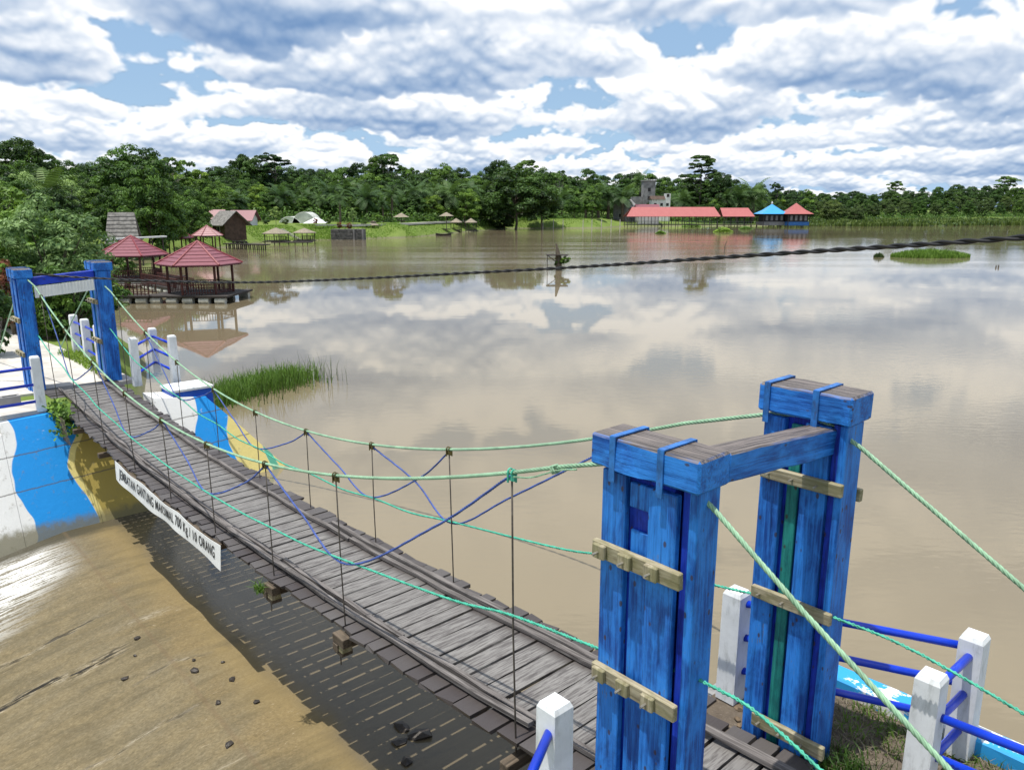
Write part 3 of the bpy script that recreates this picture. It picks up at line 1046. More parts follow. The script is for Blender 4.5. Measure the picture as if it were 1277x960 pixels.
# bare soil with litter on the near bank top
mb = MB()
ns = random.Random(8)
poly = [(0.72, 0.5), (0.70, 1.56), (-1.0, 1.58), (-3.2, 1.70), (-4.5, 1.7), (-4.5, -2.5), (0.5, -2.5), (0.7, -0.8)]
mb.prism(poly, -0.30, -0.062, MW)
soil = NB('bare_soil')
_n = soil.noise(soil.coord('Position', (6, 6, 6)), 1.0, 8, 0.75)
_g = soil.noise(soil.coord('Position', (45, 45, 45)), 1.0, 4, 0.7)
_c = soil.mix(_n, (0.065, 0.050, 0.038), (0.22, 0.185, 0.145))
_c = soil.mix(soil.step(_g, 0.55, 0.75, 0, 0.5), _c, (0.33, 0.29, 0.24))
tag(mb.build('soil', soil.pbr(_c, 0.95, soil.bump(_n, 0.9, 0.05), spec=0.15)), kind='structure')

# ------------------------------------------------------------------ the bridge
def deck_z(u):
    return -0.012 - 0.0815 * u + 0.0051 * u * u


def cab_L(u):
    return 2.456 - 0.403 * u + 0.0250 * u * u


def cab_R(u):
    return 2.52 - 0.430 * u + 0.0256 * u * u


bridge = empty('suspension_bridge', B(8, 0, -0.5), 'plank suspension footbridge hung from pale green cables across the spillway', 'bridge')
prg = random.Random(3)
variants = []
for k in range(9):
    me = chamfer_mesh('plank', 1.44, 1.0, 0.035, 0.0, 3, 0.0, prg)
    bm = bmesh.new()
    bm.from_mesh(me)
    for v in bm.verts:
        v.co.y += prg.uniform(-0.035, 0.035)
        v.co.z += prg.uniform(-0.003, 0.003)
        v.co.x += prg.uniform(-0.025, 0.02) if abs(v.co.x) > 0.5 else 0
    bmesh.ops.recalc_face_normals(bm, faces=bm.faces)
    bm.to_mesh(me)
    bm.free()
    me.materials.append(MT['deck'])
    variants.append(me)
u = -0.42
while u < 15.85:
    w = prg.choice((0.145, 0.16, 0.17, 0.18, 0.20, 0.215))
    gap = prg.choice((0.018, 0.022, 0.027, 0.032, 0.038))
    c = u + w / 2
    dz = deck_z(c) if c > 0 else -0.012
    off = prg.uniform(-0.025, 0.025)
    p0, p1 = B(c + prg.uniform(-.006, .006), -0.7 + off, dz), B(c + prg.uniform(-.006, .006), 0.7 + off, dz + prg.uniform(-.006, .006))
    if c < 0.7:                                      # the tower stands beside the first planks
        p0, p1 = B(c, -0.50, dz), B(c, 0.55, dz)
    M = frame(p0, p1)
    M = M @ Matrix.Rotation(math.atan(-0.0815 + 0.0102 * c) if c > 0 else 0, 4, 'X') @ Matrix.Rotation(prg.uniform(-.012, .012), 4, 'X')
    M = M @ Matrix.Diagonal((0.74 if c < 0.7 else 1.0 + prg.uniform(-.015, .015), w, 1, 1))
    if prg.random() < 0.5:
        M = M @ Matrix.Rotation(math.pi, 4, 'Z')
    link(bpy.data.objects.new('plank', prg.choice(variants)), bridge, M)
    u += w + gap

# bearers under the planks, curb boards on them
for v in (-0.56, -0.2, 0.2, 0.56):
    pts = [(uu, deck_z(uu) - 0.075) for uu in np.linspace(0.8, 15.7, 8)]
    for (ua, za), (ub, zb) in zip(pts, pts[1:]):
        member('bearer', B(ua, v, za), B(ub + 0.02, v, zb), 0.05, 0.09, MT['bearer'], bridge, ch=0.005)
for side in (-1, 1):
    for lane, dv in ((0, 0.0), (1, 0.085)):
        cuts = [0.75, 3.2, 5.6, 8.1, 10.4, 12.9, 15.7] if lane == 0 else [1.4, 4.4, 6.9, 9.6, 12.2]
        if side == 1 and lane == 1:
            cuts = [0.9, 2.9, 6.2]
        for a, b_ in zip(cuts, cuts[1:]):
            vv = side * (0.44 + dv) + prg.uniform(-.012, .012)
            lift = 0.045 + (0.012 if lane else 0.0)
            n = 5
            pts = [B(a + (b_ - a) * t / n, vv + 0.012 * math.sin(t * 2.1 + a), deck_z(a + (b_ - a) * t / n) + lift + prg.uniform(0, .012)) for t in range(n + 1)]
            M = frame(pts[0], pts[-1])
            mb = MB()
            hw, ht = 0.026 + prg.uniform(-.004, .005), 0.018
            rings = []
            for i, p in enumerate(pts):
                q = M.inverted() @ p
                rings += [(q.x, q.y - hw, q.z - ht), (q.x, q.y + hw, q.z - ht), (q.x, q.y + hw, q.z + ht), (q.x, q.y - hw, q.z + ht)]
            fs = [(i * 4 + k, i * 4 + (k + 1) % 4, i * 4 + 4 + (k + 1) % 4, i * 4 + 4 + k) for i in range(n) for k in range(4)]
            mb.add(rings, fs + [(3, 2, 1, 0), (n * 4, n * 4 + 1, n * 4 + 2, n * 4 + 3)])
            mb.build('curb_board', MT['curb'], bridge, M, local=True)
member('curb_board', B(0.72, 0.30, 0.03), B(-0.28, 0.33, 0.045), 0.075, 0.04, MT['curb'], bridge, segs=4, jit=0.004)

# main cables: saddle on the towers, back-stays to the ground behind
UF = 15.95
L_path = [B(-3.6, -0.70, -0.02), B(-1.39, -0.66, 1.28), B(-0.63, -0.65, 1.76), B(-0.14, -0.645, 2.10), B(0.02, -0.64, 2.20), B(0.55, -0.64, 2.215)]
R_path = [B(-4.2, 0.70, 0.02), B(-1.24, 0.66, 1.64), B(-0.30, 0.65, 2.22), B(-0.08, 0.645, 2.335), B(0.06, 0.645, 2.36), B(0.30, 0.64, 2.33)]
for uu in np.linspace(1.0, 15.4, 44):
    L_path.append(B(uu, -0.645 - 0.06 * uu / 16, cab_L(uu)))
    R_path.append(B(uu, 0.645 + 0.02 * uu / 16, cab_R(uu)))
L_path += [B(15.9, -0.72, cab_L(15.6) + 0.02), B(16.4, -0.72, 2.30), B(18.5, -0.80, 1.05), B(20.2, -0.85, 0.0)]
R_path += [B(15.9, 0.68, cab_R(15.6) + 0.02), B(16.4, 0.68, 2.30), B(18.5, 0.55, 1.05), B(20.2, 0.5, 0.0)]
for path in (L_path, R_path):
    MB().rope(path, 0.0145, 4, 0.13, 5, 0.015, strand_r=0.0074).build('main_cable', MT['cable'], bridge, smooth=True)

HU = [1.46, 3.86, 5.36, 7.0, 8.6, 10.17, 11.8, 13.4, 14.95]


def clamp_mesh(c, mb):
    mb.box(-0.032, 0.032, -0.014, 0.014, -0.055, -0.012, c)
    mb.tube([c @ Vector((0.018, 0.022 * math.cos(a), 0.024 * math.sin(a))) for a in np.linspace(-0.4, math.pi + 0.4, 9)], 0.0065, 5)
    mb.tube([c @ Vector((-0.018, 0.022 * math.cos(a), 0.024 * math.sin(a))) for a in np.linspace(-0.4, math.pi + 0.4, 9)], 0.0065, 5)
    mb.tube([c @ Vector((0.018, 0.021, -0.07)), c @ Vector((0.018, 0.021, 0.0))], 0.008, 6)
    mb.tube([c @ Vector((-0.018, -0.021, -0.07)), c @ Vector((-0.018, -0.021, 0.0))], 0.008, 6)


for side, fz in ((-1, cab_L), (1, cab_R)):
    for k, uu in enumerate(HU):
        vt = side * 0.645 + (-0.06 if side < 0 else 0.02) * uu / 16
        top = B(uu, vt, fz(uu) - 0.05)
        lean = {0: 0.05, 1: 0.03}.get(k, prg.uniform(-.015, .015))
        bot = B(uu - lean, side * 0.655, deck_z(uu) - 0.10)
        mid = top.lerp(bot, 0.55) + AX * prg.uniform(-.012, .012) + PV * prg.uniform(-.008, .008)
        M = Matrix.Translation(bot)
        mb = MB()
        mb.tube([top + Vector((0, 0, .02)), top.lerp(mid, .5), mid, mid.lerp(bot, .6), bot], 0.0072, 6)
        h = mb.build('hanger', MT['steel'], bridge, M, smooth=True)
        fr = Matrix((AX, -PV, Vector((0, 0, 1)))).transposed().to_4x4()
        fr.translation = B(uu, vt, fz(uu))
        mb = MB()
        clamp_mesh(fr, mb)
        mb.build('clamp', MT['green_rope'] if (side < 0 and k == 0) else MT['brass'], h, fr)
        j = MB()
        if side < 0:
            ubox('joist', (uu - lean - 0.045, uu - lean + 0.045), (-0.70 if 6.5 < uu < 10.9 else -0.78, 0.78), (deck_z(uu) - 0.21, deck_z(uu) - 0.125), MT['bearer'], bridge, 'v', 0.006)
# the tied-off tail beside the nearest clamp
p = [B(1.44, -0.66, cab_L(1.44) - 0.03), B(1.25, -0.67, cab_L(1.25) - 0.045), B(1.02, -0.665, cab_L(1.02) - 0.02), B(0.86, -0.66, cab_L(.86) - 0.03)]
mb = MB()
mb.rope(catmull(p, 8), 0.008, 3, 0.05, 4, 0.02)
for a in (1.04, 1.06):
    fr = Matrix((AX, -PV, Vector((0, 0, 1)))).transposed().to_4x4()
    fr.translation = B(a, -0.655, cab_L(a) - 0.01)
    mb.tube([fr @ Vector((0.01 * math.sin(3 * t), 0.026 * math.cos(t), 0.03 * math.sin(t))) for t in np.linspace(0, 7, 22)], 0.006, 5)
mb.build('cable_tail', MT['cable'], bridge)
# hanging packing blocks under two hangers
for uu, k in ((3.78, 0), (5.28, 1)):
    g = empty('packing_blocks', B(uu, -0.74, deck_z(uu) - 0.3), parent=bridge)
    z = deck_z(uu) - 0.03
    for i, (dh, wu, wv) in enumerate(((0.10, 0.20, 0.10), (0.07, 0.17, 0.12), (0.055, 0.15, 0.14))):
        ubox('block', (uu - wu / 2 + 0.02 * i, uu + wu / 2 + 0.02 * i), (-0.775 + 0.01 * i, -0.775 + wv), (z - dh, z - 0.004), MT['bearer'] if i % 2 == 0 else MT['batten'], g, 'u', 0.006)
        z -= dh
    MB().tube([B(uu + 0.02, -0.74, z - 0.10), B(uu + 0.02, -0.74, z + 0.05)], 0.008, 6).build('rod', MT['steel'], g)

# hand ropes at mid height and the blue scallops tied between cable and hand rope
def hand_z(side, uu):
    f = cab_L if side < 0 else cab_R
    t = min(1.0, max(0.0, uu / 16))
    return deck_z(uu) + (f(uu) - deck_z(uu)) * (0.50 - 0.05 * math.sin(t * math.pi))


for side in (-1, 1):
    if side < 0:
        pts = [B(-3.0, -0.72, 0.0), B(-0.82, -0.66, 0.97), B(-0.12, -0.63, 1.10), B(0.57, -0.63, 0.97)]
    else:
        pts = [B(-4.6, 0.70, 0.0), B(-1.32, 0.655, 0.93), B(-0.2, 0.63, 1.07), B(0.72, 0.63, 0.95)]
    for uu in HU:
        pts.append(B(uu, side * 0.662 + (-0.04 if side < 0 else 0.01) * uu / 16, hand_z(side, uu)))
        pts.append(B(uu + 0.75, side * 0.655, hand_z(side, uu + 0.75) - 0.025))
    pts = pts[:-1] + [B(15.9, side * 0.68, 1.15), B(16.5, side * 0.7, 1.1)]
    o = MB().rope(catmull(pts, 6), 0.0135, 3, 0.07, 4, 0.03).build('hand_rope', MT['green_rope'], bridge, smooth=True)
    o['label'] = 'mint green hand rope at mid height of the ' + ('spillway-side' if side < 0 else 'lake-side') + ' hangers'
    f = cab_L if side < 0 else cab_R
    tops = [0, 2, 4, 6, 8] if side < 0 else [1, 3, 5, 7]
    for a, c in zip(tops, tops[1:]):
        m = (a + c) // 2
        va = side * 0.66
        P = [B(HU[a], va, f(HU[a]) - 0.02), B(HU[a] * .62 + HU[m] * .38, va, f(HU[a]) * .55 + hand_z(side, HU[m]) * .45 - 0.03), B(HU[m] + 0.12 - 0.25 * (a == 0), va + 0.012 * side, hand_z(side, HU[m]) - 0.015),
             B(HU[m] * .5 + HU[c] * .5, va, f(HU[c]) * .42 + hand_z(side, HU[m]) * .58 - 0.01), B(HU[c], va, f(HU[c]) - 0.02)]
        MB().rope(catmull(P, 10), 0.0125, 3, 0.08, 5, 0.03).build('scallop_rope', MT['blue_rope'], bridge, smooth=True)
P = [B(HU[1], 0.66, cab_R(HU[1]) - 0.02), B(3.0, 0.66, 0.98), B(2.4, 0.66, 1.16), B(1.46, 0.66, cab_R(1.46) - 0.05)]
P = [B(HU[1] + 1.5, 0.66, cab_R(HU[2]) - 0.03), B(4.5, 0.66, 0.72), B(3.86, 0.67, hand_z(1, 3.86) - 0.02), B(2.9, 0.66, 1.0), B(1.46, 0.66, cab_R(1.46) - 0.03)]
MB().rope(catmull(P, 10), 0.0125, 3, 0.08, 5, 0.03).build('scallop_rope', MT['blue_rope'], bridge, smooth=True)


# ------------------------------------------------------------------ towers
def batten(parent, us, vs_, z, h=0.10, face=-1, blocks=True, mat=None):
    """cleat bolted across the boards; bolts and washers blocks stand on the side 'face'"""
    b = ubox('batten', us, vs_, (z - h / 2, z + h / 2), mat or MT['batten'], parent, 'u', 0.006, 4, 0.003)
    vf = vs_[0] if face < 0 else vs_[1]
    for k, t in enumerate((0.12, 0.42, 0.72)):
        uu = us[1] + (us[0] - us[1]) * t
        if blocks:
            ubox('washer_block', (uu - 0.045, uu + 0.045), (vf, vf + face * 0.03), (z - h * 0.42, z + h * 0.46), MT['batten'], b, 'z', 0.006)
        v0 = vf + (face * 0.03 if blocks else 0)
        MB().tube([B(uu, v0 - face * 0.01, z), B(uu, v0 + face * 0.045, z)], 0.008, 6).build('bolt', MT['bolt'], b)


def build_post(t, uo, sgn, vo, vi, ztop, capu, sc=1.0, low=-0.10, near=True):
    """a built-up post: outer skin at vo, inner skin at vi, core between, an end board towards the viewer, cap beam on top"""
    s = 1 if vi > vo else -1
    U = lambda a, b_: (uo + a * sc, uo + b_ * sc)
    skins = [(vo, vo + s * 0.05), (vi - s * 0.05, vi)]
    for k, sk in enumerate(skins):
        ubox('board', U(0.40, 0.57), sk, (low, ztop - 0.02 - 0.01 * k), MT['blue'], t, 'z', 0.006, 6, 0.002)
        if k == 0 and near and sgn < 0:
            ubox('board', U(0.22, 0.375), (sk[0] + s * 0.012, sk[1]), (ztop - 0.20, ztop - 0.055), MT['blue'], t, 'z', 0.005)
            ubox('board', U(0.24, 0.375), (sk[0] + s * 0.03, sk[1]), (low, ztop - 0.34), MT['blue'], t, 'z', 0.005)
            ubox('board', U(0.05, 0.235), sk, (low, ztop - 0.05), MT['blue'], t, 'z', 0.006, 6, 0.002)
        else:
            ubox('board', U(0.05, 0.24), sk, (low, ztop - 0.03), MT['blue'], t, 'z', 0.006, 6, 0.002)
            ubox('board', U(0.27, 0.36), (sk[0] + s * 0.02 * (1 if k == 0 else 0), sk[1] - s * 0.02 * k), (low, ztop - 0.06), MT['green_paint'] if sgn > 0 else MT['blue_dark'], t, 'z', 0.005)
    lo, hi = sorted((vo + s * 0.052, vi - s * 0.052))
    ubox('core_timber', U(0.10, 0.53), (lo, hi), (low, ztop - 0.01), MT['blue_dark'], t, 'z', 0.006)
    lo, hi = sorted((vo + s * 0.02, vi))
    ubox('end_board', U(-0.07, -0.015), (lo, hi), (low, ztop - 0.004), MT['blue'], t, 'z', 0.006, 6, 0.002)
    ubox('filler', U(-0.012, 0.045), (lo + 0.03, hi - 0.03), (low, ztop - 0.012), MT['blue_dark'], t, 'z', 0.004)
    lo, hi = sorted((vo - s * 0.03, vi + s * 0.03))
    cap = ubox('cap_beam', (uo + capu[0], uo + capu[1]), (lo, hi), (ztop, ztop + 0.185), MT['blue_cap'], t, 'u', 0.014, 8, 0.005)
    for a in (0.14, 0.47):
        mb = MB()
        M = MW @ Matrix.Translation((uo + a, (lo + hi) / 2, ztop))
        hv = (hi - lo) / 2 + 0.006
        mb.box(-0.02, 0.02, -hv - 0.004, -hv + 0.004, -0.07, 0.196, M)
        mb.box(-0.02, 0.02, hv - 0.004, hv + 0.004, -0.07, 0.196, M)
        mb.box(-0.02, 0.02, -hv + 0.0045, hv - 0.0045, 0.190, 0.198, M)
        mb.build('strap', MT['strap'], cap)
    return cap


tw = empty('bridge_tower', B(0.15, 0, -0.1), 'weathered blue timber bridge tower in the right foreground', 'tower', 'bridge towers')
build_post(tw, 0.0, -1, -0.755, -0.53, 2.225, (-0.10, 0.64))
build_post(tw, -0.165, 1, 0.83, 0.585, 2.36, (-0.085, 0.535), 0.87)
batten(tw, (-0.02, 0.60), (-0.80, -0.757), 1.72)
batten(tw, (-0.03, 0.58), (-0.80, -0.757), 0.93)
batten(tw, (-0.02, 0.60), (-0.528, -0.488), 1.55, face=1, blocks=False)
batten(tw, (-0.24, 0.315), (0.545, 0.583), 1.95, 0.085, blocks=False)
batten(tw, (-0.25, 0.315), (0.545, 0.583), 1.08, 0.085, blocks=False)
batten(tw, (-0.29, 0.24), (0.545, 0.583), 0.115, 0.10, blocks=False)
batten(tw, (-0.24, 0.30), (0.832, 0.872), 1.85, 0.085, face=1, blocks=False)
member('cross_beam', B(0.0, -0.485, 2.305), B(-0.06, 0.625, 2.235), 0.17, 0.17, MT['blue_cap'], tw, ch=0.010, segs=8, jit=0.005)

tf = empty('bridge_tower', B(UF + 0.2, 0, -0.1), 'blue timber bridge tower with a white strip under its beam on the far bank', 'tower', 'bridge towers')
build_post(tf, UF, -1, -0.93, -0.66, 2.30, (-0.10, 0.64), near=False)
build_post(tf, UF, 1, 0.84, 0.53, 2.38, (-0.10, 0.64), near=False)
batten(tf, (UF, UF + 0.6), (-0.975, -0.932), 1.45)
batten(tf, (UF, UF + 0.6), (-0.975, -0.932), 0.75)
batten(tf, (UF - 0.02, UF + 0.6), (0.488, 0.528), 1.72, blocks=True)
batten(tf, (UF - 0.02, UF + 0.6), (0.488, 0.528), 0.86, blocks=True)
batten(tf, (UF - 0.02, UF + 0.6), (0.488, 0.528), 0.06, blocks=False)
member('cross_beam', B(UF + 0.08, -0.655, 2.22), B(UF + 0.08, 0.525, 2.31), 0.16, 0.17, MT['blue_dark'], tf, ch=0.01, segs=6, jit=0.004)
# crimped white strip hanging under the far beam
mb = MB()
n = 60
vv = []
for i in range(n + 1):
    t = i / n
    v_ = -0.62 + 1.12 * t
    w_ = 0.012 * math.sin(i * 1.9) + 0.004 * math.sin(i * 0.7)
    zt = 2.125 + 0.09 * t - 0.006 * abs(math.sin(i * 1.9))
    for th in (0.0, 0.012):
        vv += [B(UF - 0.02 + w_ + th, v_, zt), B(UF - 0.02 + w_ * 0.4 + th, v_, zt - 0.23)]
fs = []
for i in range(n):
    a = i * 4
    fs += [(a, a + 1, a + 5, a + 4), (a + 2, a + 6, a + 7, a + 3), (a, a + 4, a + 6, a + 2), (a + 1, a + 3, a + 7, a + 5)]
fs += [(0, 2, 3, 1), (n * 4, n * 4 + 1, n * 4 + 3, n * 4 + 2)]
mb.add(vv, fs)
vl = mb.build('valance', MT['banner'], None, Matrix.Translation(B(UF, 0, 2.0)))
tag(vl, 'crimped white plastic strip hanging under the far tower beam', 'valance')

# load notice banner on the spillway edge of the deck
bn = empty('banner', B(8.7, -0.76, -0.6), 'long white banner with black load limit lettering along the deck edge', 'banner')
mb = MB()
n = 48
vv = []


def banner_pt(t, h):
    """t along from far end (0) to near end (1), h 0 bottom .. 1 top"""
    uu = 10.82 - 4.24 * t
    sag = -0.032 * abs(math.sin(t * math.pi * 3)) ** 1.5 * h - 0.02 * math.sin(t * 7) * (1 - h)
    return B(uu, -0.768 - 0.012 * (1 - h) - 0.010 * math.sin(t * 21) * (1 - h) - 0.004 * math.sin(t * 33 + 2 * h), deck_z(uu) + 0.015 - 0.31 * (1 - h) + sag)


for i in range(n + 1):
    t = i / n
    for th in (0, 0.004):
        vv += [banner_pt(t, 0) + PV * th, banner_pt(t, 0.5) + PV * th, banner_pt(t, 1) + PV * th]
fs = []
for i in range(n):
    a = i * 6
    fs += [(a, a + 1, a + 7, a + 6), (a + 1, a + 2, a + 8, a + 7), (a + 3, a + 9, a + 10, a + 4), (a + 4, a + 10, a + 11, a + 5), (a, a + 6, a + 9, a + 3), (a + 2, a + 5, a + 11, a + 8)]
fs += [(0, 3, 4, 1), (1, 4, 5, 2), (n * 6, n * 6 + 1, n * 6 + 4, n * 6 + 3), (n * 6 + 1, n * 6 + 2, n * 6 + 5, n * 6 + 4)]
mb.add(vv, fs)
mb.build('sheet', MT['banner'], bn, smooth=False)
for ua in np.linspace(6.7, 10.2, 6):
    member('batten', B(ua, -0.728, deck_z(ua) - 0.045), B(ua + 0.72, -0.728, deck_z(ua + 0.72) - 0.045), 0.06, 0.045, MT['bearer'], bn, ch=0.004)  # added strips: close the gap behind the banner so no sun slips through
cu = bpy.data.curves.new('lettering', 'FONT')
cu.body = 'JEMBATAN GANTUNG MAKSIMAL 700 Kg / 10 ORANG'
cu.size = 0.2
cu.offset = 0.003
cu.space_character = 1.12
tmp = bpy.data.objects.new('lettering_source', cu)
COL.objects.link(tmp)
dg = bpy.context.evaluated_depsgraph_get()
tme = bpy.data.meshes.new_from_object(tmp.evaluated_get(dg))
bpy.data.objects.remove(tmp)
bm = bmesh.new()
bm.from_mesh(tme)
xs = [v.co.x for v in bm.verts]
ys = [v.co.y for v in bm.verts]
x0, x1, y0, y1 = min(xs), max(xs), min(ys), max(ys)
es = [e for e in bm.edges if e.calc_length() > 0.15]
bmesh.ops.subdivide_edges(bm, edges=es, cuts=2)
for v in bm.verts:
    t = 0.05 + 0.91 * (v.co.x - x0) / (x1 - x0)
    h = 0.17 + 0.66 * (v.co.y - y0) / (y1 - y0)
    v.co = banner_pt(t, h) - PV * 0.006
me = bpy.data.meshes.new('lettering')
bm.to_mesh(me)
bm.free()
me.materials.append(MT['ink'])
tag(link(bpy.data.objects.new('lettering', me), bn), kind='stuff')


# ------------------------------------------------------------------ railings
def rail_post(parent, u_, v_, h=1.0, w=0.15, z0=-0.05):
    """square white post with a low pyramid cap, a little wider at the foot"""
    mb = MB()
    M = MW @ Matrix.Translation((u_, v_, z0))
    a, b_ = w / 2 * 1.06, w / 2
    q = [(-a, -a, 0), (a, -a, 0), (a, a, 0), (-a, a, 0), (-b_, -b_, h - 0.04 - z0), (b_, -b_, h - 0.04 - z0), (b_, b_, h - 0.04 - z0), (-b_, b_, h - 0.04 - z0)]
    c = b_ * 0.82
    q += [(-c, -c, h - 0.008 - z0), (c, -c, h - 0.008 - z0), (c, c, h - 0.008 - z0), (-c, c, h - 0.008 - z0), (0, 0, h - z0)]
    mb.add(q, [(3, 2, 1, 0), (0, 1, 5, 4), (1, 2, 6, 5), (2, 3, 7, 6), (3, 0, 4, 7), (4, 5, 9, 8), (5, 6, 10, 9), (6, 7, 11, 10), (7, 4, 8, 11), (8, 9, 12), (9, 10, 12), (10, 11, 12), (11, 8, 12)])
    return mb.build('post', MT['post'], parent, M, local=True)


def rail_pipe(parent, a, b_, r=0.028):
    M = frame(a, b_)
    return MB().tube([a, b_], r, 12).build('pipe', MT['pipe'], parent, M, smooth=True)


ra = empty('railing', B(-0.3, 1.3, 0), 'white post railing with blue pipes beside the near tower on the lake edge', 'railing')
PA, PB, PC = (0.60, 0.86), (-0.80, 0.80), (-0.82, 1.50)
for q in (PA, PB, PC):
    rail_post(ra, *q, h=0.87)
for z in (0.76, 0.48, 0.20):
    rail_pipe(ra, B(*PA, z), B(*PC, z))
    rail_pipe(ra, B(*PC, z - 0.04), B(*PB, z - 0.04))
    if z < 0.6:
        rail_pipe(ra, B(PB[0], PB[1] + 0.02, z + 0.10), B(-3.4, 1.05, z + 0.10))
rail_post(ra, -3.4, 1.05, h=0.87)
rb = empty('railing', B(0.4, -1.3, 0), 'white post and blue pipe railing at the bottom edge beside the deck', 'railing')
rail_post(rb, 0.52, -1.17, 0.92)
for z in (0.70, 0.38):
    rail_pipe(rb, B(0.52, -1.20, z + 0.05), B(-0.1, -2.3, z + 0.05))
rail_post(rb, -0.2, -2.3)
rc = empty('railing', B(14.2, -1.2, 0), 'white post with blue pipes running off left of the far tower', 'railing')
rail_post(rc, 14.2, -1.09)
for z in (0.78, 0.46, 0.14):
    rail_pipe(rc, B(14.2, -1.12, z), B(13.9, -4.2, z))
rail_post(rc, 13.9, -4.2)
rd = empty('railing', B(15.6, 1.4, 0), 'white post and blue pipe railing round the corner lake side of the far tower', 'railing')
pd = [(15.22, 0.93), (16.4, 1.70), (15.0, 1.66)]
for a in pd:
    rail_post(rd, *a)
for z in (0.80, 0.50, 0.20):
    rail_pipe(rd, B(*pd[0], z), B(*pd[1], z))
    rail_pipe(rd, B(*pd[1], z), B(*pd[2], z))
re_ = empty('railing', B(18.5, 0.8, 0), 'white post railing with blue pipes along the path behind the far tower', 'railing')
pe = [(16.8, 0.92), (17.75, 0.90), (19.1, 0.95), (20.2, 0.95)]
for a in pe:
    rail_post(re_, *a, w=0.17)
for a, b_ in zip(pe, pe[1:]):
    for z in (0.80, 0.50, 0.20):
        rail_pipe(re_, B(*a, z), B(*b_, z))
# back-stay chain at the far tower
ch = empty('chain', B(18.0, -1.2, 0), 'rusty chain hanging from the stay left of the far tower', 'chain')
for i in range(16):
    z = 1.35 - i * 0.082
    M = Matrix.Translation(B(17.2 + 0.03 * i, -1.08 - 0.012 * i, z)) @ Matrix.Rotation(0.25, 4, 'Y') @ Matrix.Rotation(math.pi / 2 * (i % 2), 4, 'Z')
    mb = MB()
    mb.tube([M @ Vector((0.028 * math.cos(a), 0, 0.055 * math.sin(a))) for a in np.linspace(0, 2 * math.pi, 11)], 0.010, 5, cap=False)
    mb.build('chain_link', MT['steel'], ch)

# twisted black service cable from the far tower over the lake to the right
P0, P3 = B(16.1, -0.9, 2.42), Vector((7.2, 5.4, 3.9))
Q = [P0, Vector((-8.65, 16.0, 2.27)), Vector((-4.9, 14.6, 2.31)), Vector((0.02, 11.2, 2.79)), Vector((2.55, 7.7, 3.22)), Vector((3.55, 5.45, 3.46)), Vector((4.6, 3.0, 3.75))]
path = catmull(Q, 14)
sc_ = MB().rope(path, 0.020, 2, 0.42, 6, 0.03, strand_r=0.013).build('service_cable', MT['black'], None, Matrix.Translation(P0), smooth=True)
tag(sc_, 'twisted black power cable strung across the lake view', 'cable')

# ------------------------------------------------------------------ far things
def hex_roof(parent, c, r, z_eave, z_apex, courses, mat, ridge, sides=6, rot=0.0, name='roof'):
    """pyramid roof: every course of every facet is a sub-part; ridge tiles lie on the hips"""
    roof = MB()
    P = lambda k, rr, z: Vector((c[0] + rr * math.cos(rot + 2 * math.pi * k / sides), c[1] + rr * math.sin(rot + 2 * math.pi * k / sides), z))
    vs_ = [P(k, r * 0.99, z_eave - 0.07) for k in range(sides)] + [Vector((c[0], c[1], z_apex - 0.06))]
    roof.add(vs_, [(k, (k + 1) % sides, sides) for k in range(sides)] + [tuple(range(sides))[::-1]])
    ro = roof.build(name, mat, parent, Matrix.Translation((c[0], c[1], z_eave)))
    for k in range(sides):
        for i in range(courses):
            t0, t1 = i / courses, min(1.0, (i + 1.12) / courses)
            zz = lambda t: z_eave + (z_apex - z_eave) * t
            a, b_ = P(k, r * (1 - t0), zz(t0)), P(k + 1, r * (1 - t0), zz(t0))
            d, e = P(k, r * (1 - t1), zz(t1)), P(k + 1, r * (1 - t1), zz(t1))
            up = Vector((0, 0, 0.045))
            lo = [a + up, b_ + up, e, d, a - up * 0.3, b_ - up * 0.3]
            MB().add(lo, [(0, 1, 2, 3), (0, 4, 5, 1), (4, 3, 2, 5), (0, 3, 4), (1, 5, 2)]).build('tile_course', mat, ro)
        mb = MB()
        mb.tube([P(k, r * 1.005, z_eave + 0.03), Vector((c[0], c[1], z_apex + 0.02))], [0.07, 0.06], 6)
        mb.build('hip_ridge', ridge, ro)
    return ro


def rail_run(mb, p0, p1, h, n, w=0.035):
    p0, p1 = Vector(p0), Vector(p1)
    up = Vector((0, 0, 1))
    mb.bar(p0 + up * h, p1 + up * h, 0.06, 0.05)
    mb.bar(p0 + up * 0.12, p1 + up * 0.12, 0.04, 0.04)
    for i in range(n + 1):
        q = p0.lerp(p1, i / n)
        mb.box(-w / 2, w / 2, -w / 2, w / 2, 0.02, h, Matrix.Translation(q))


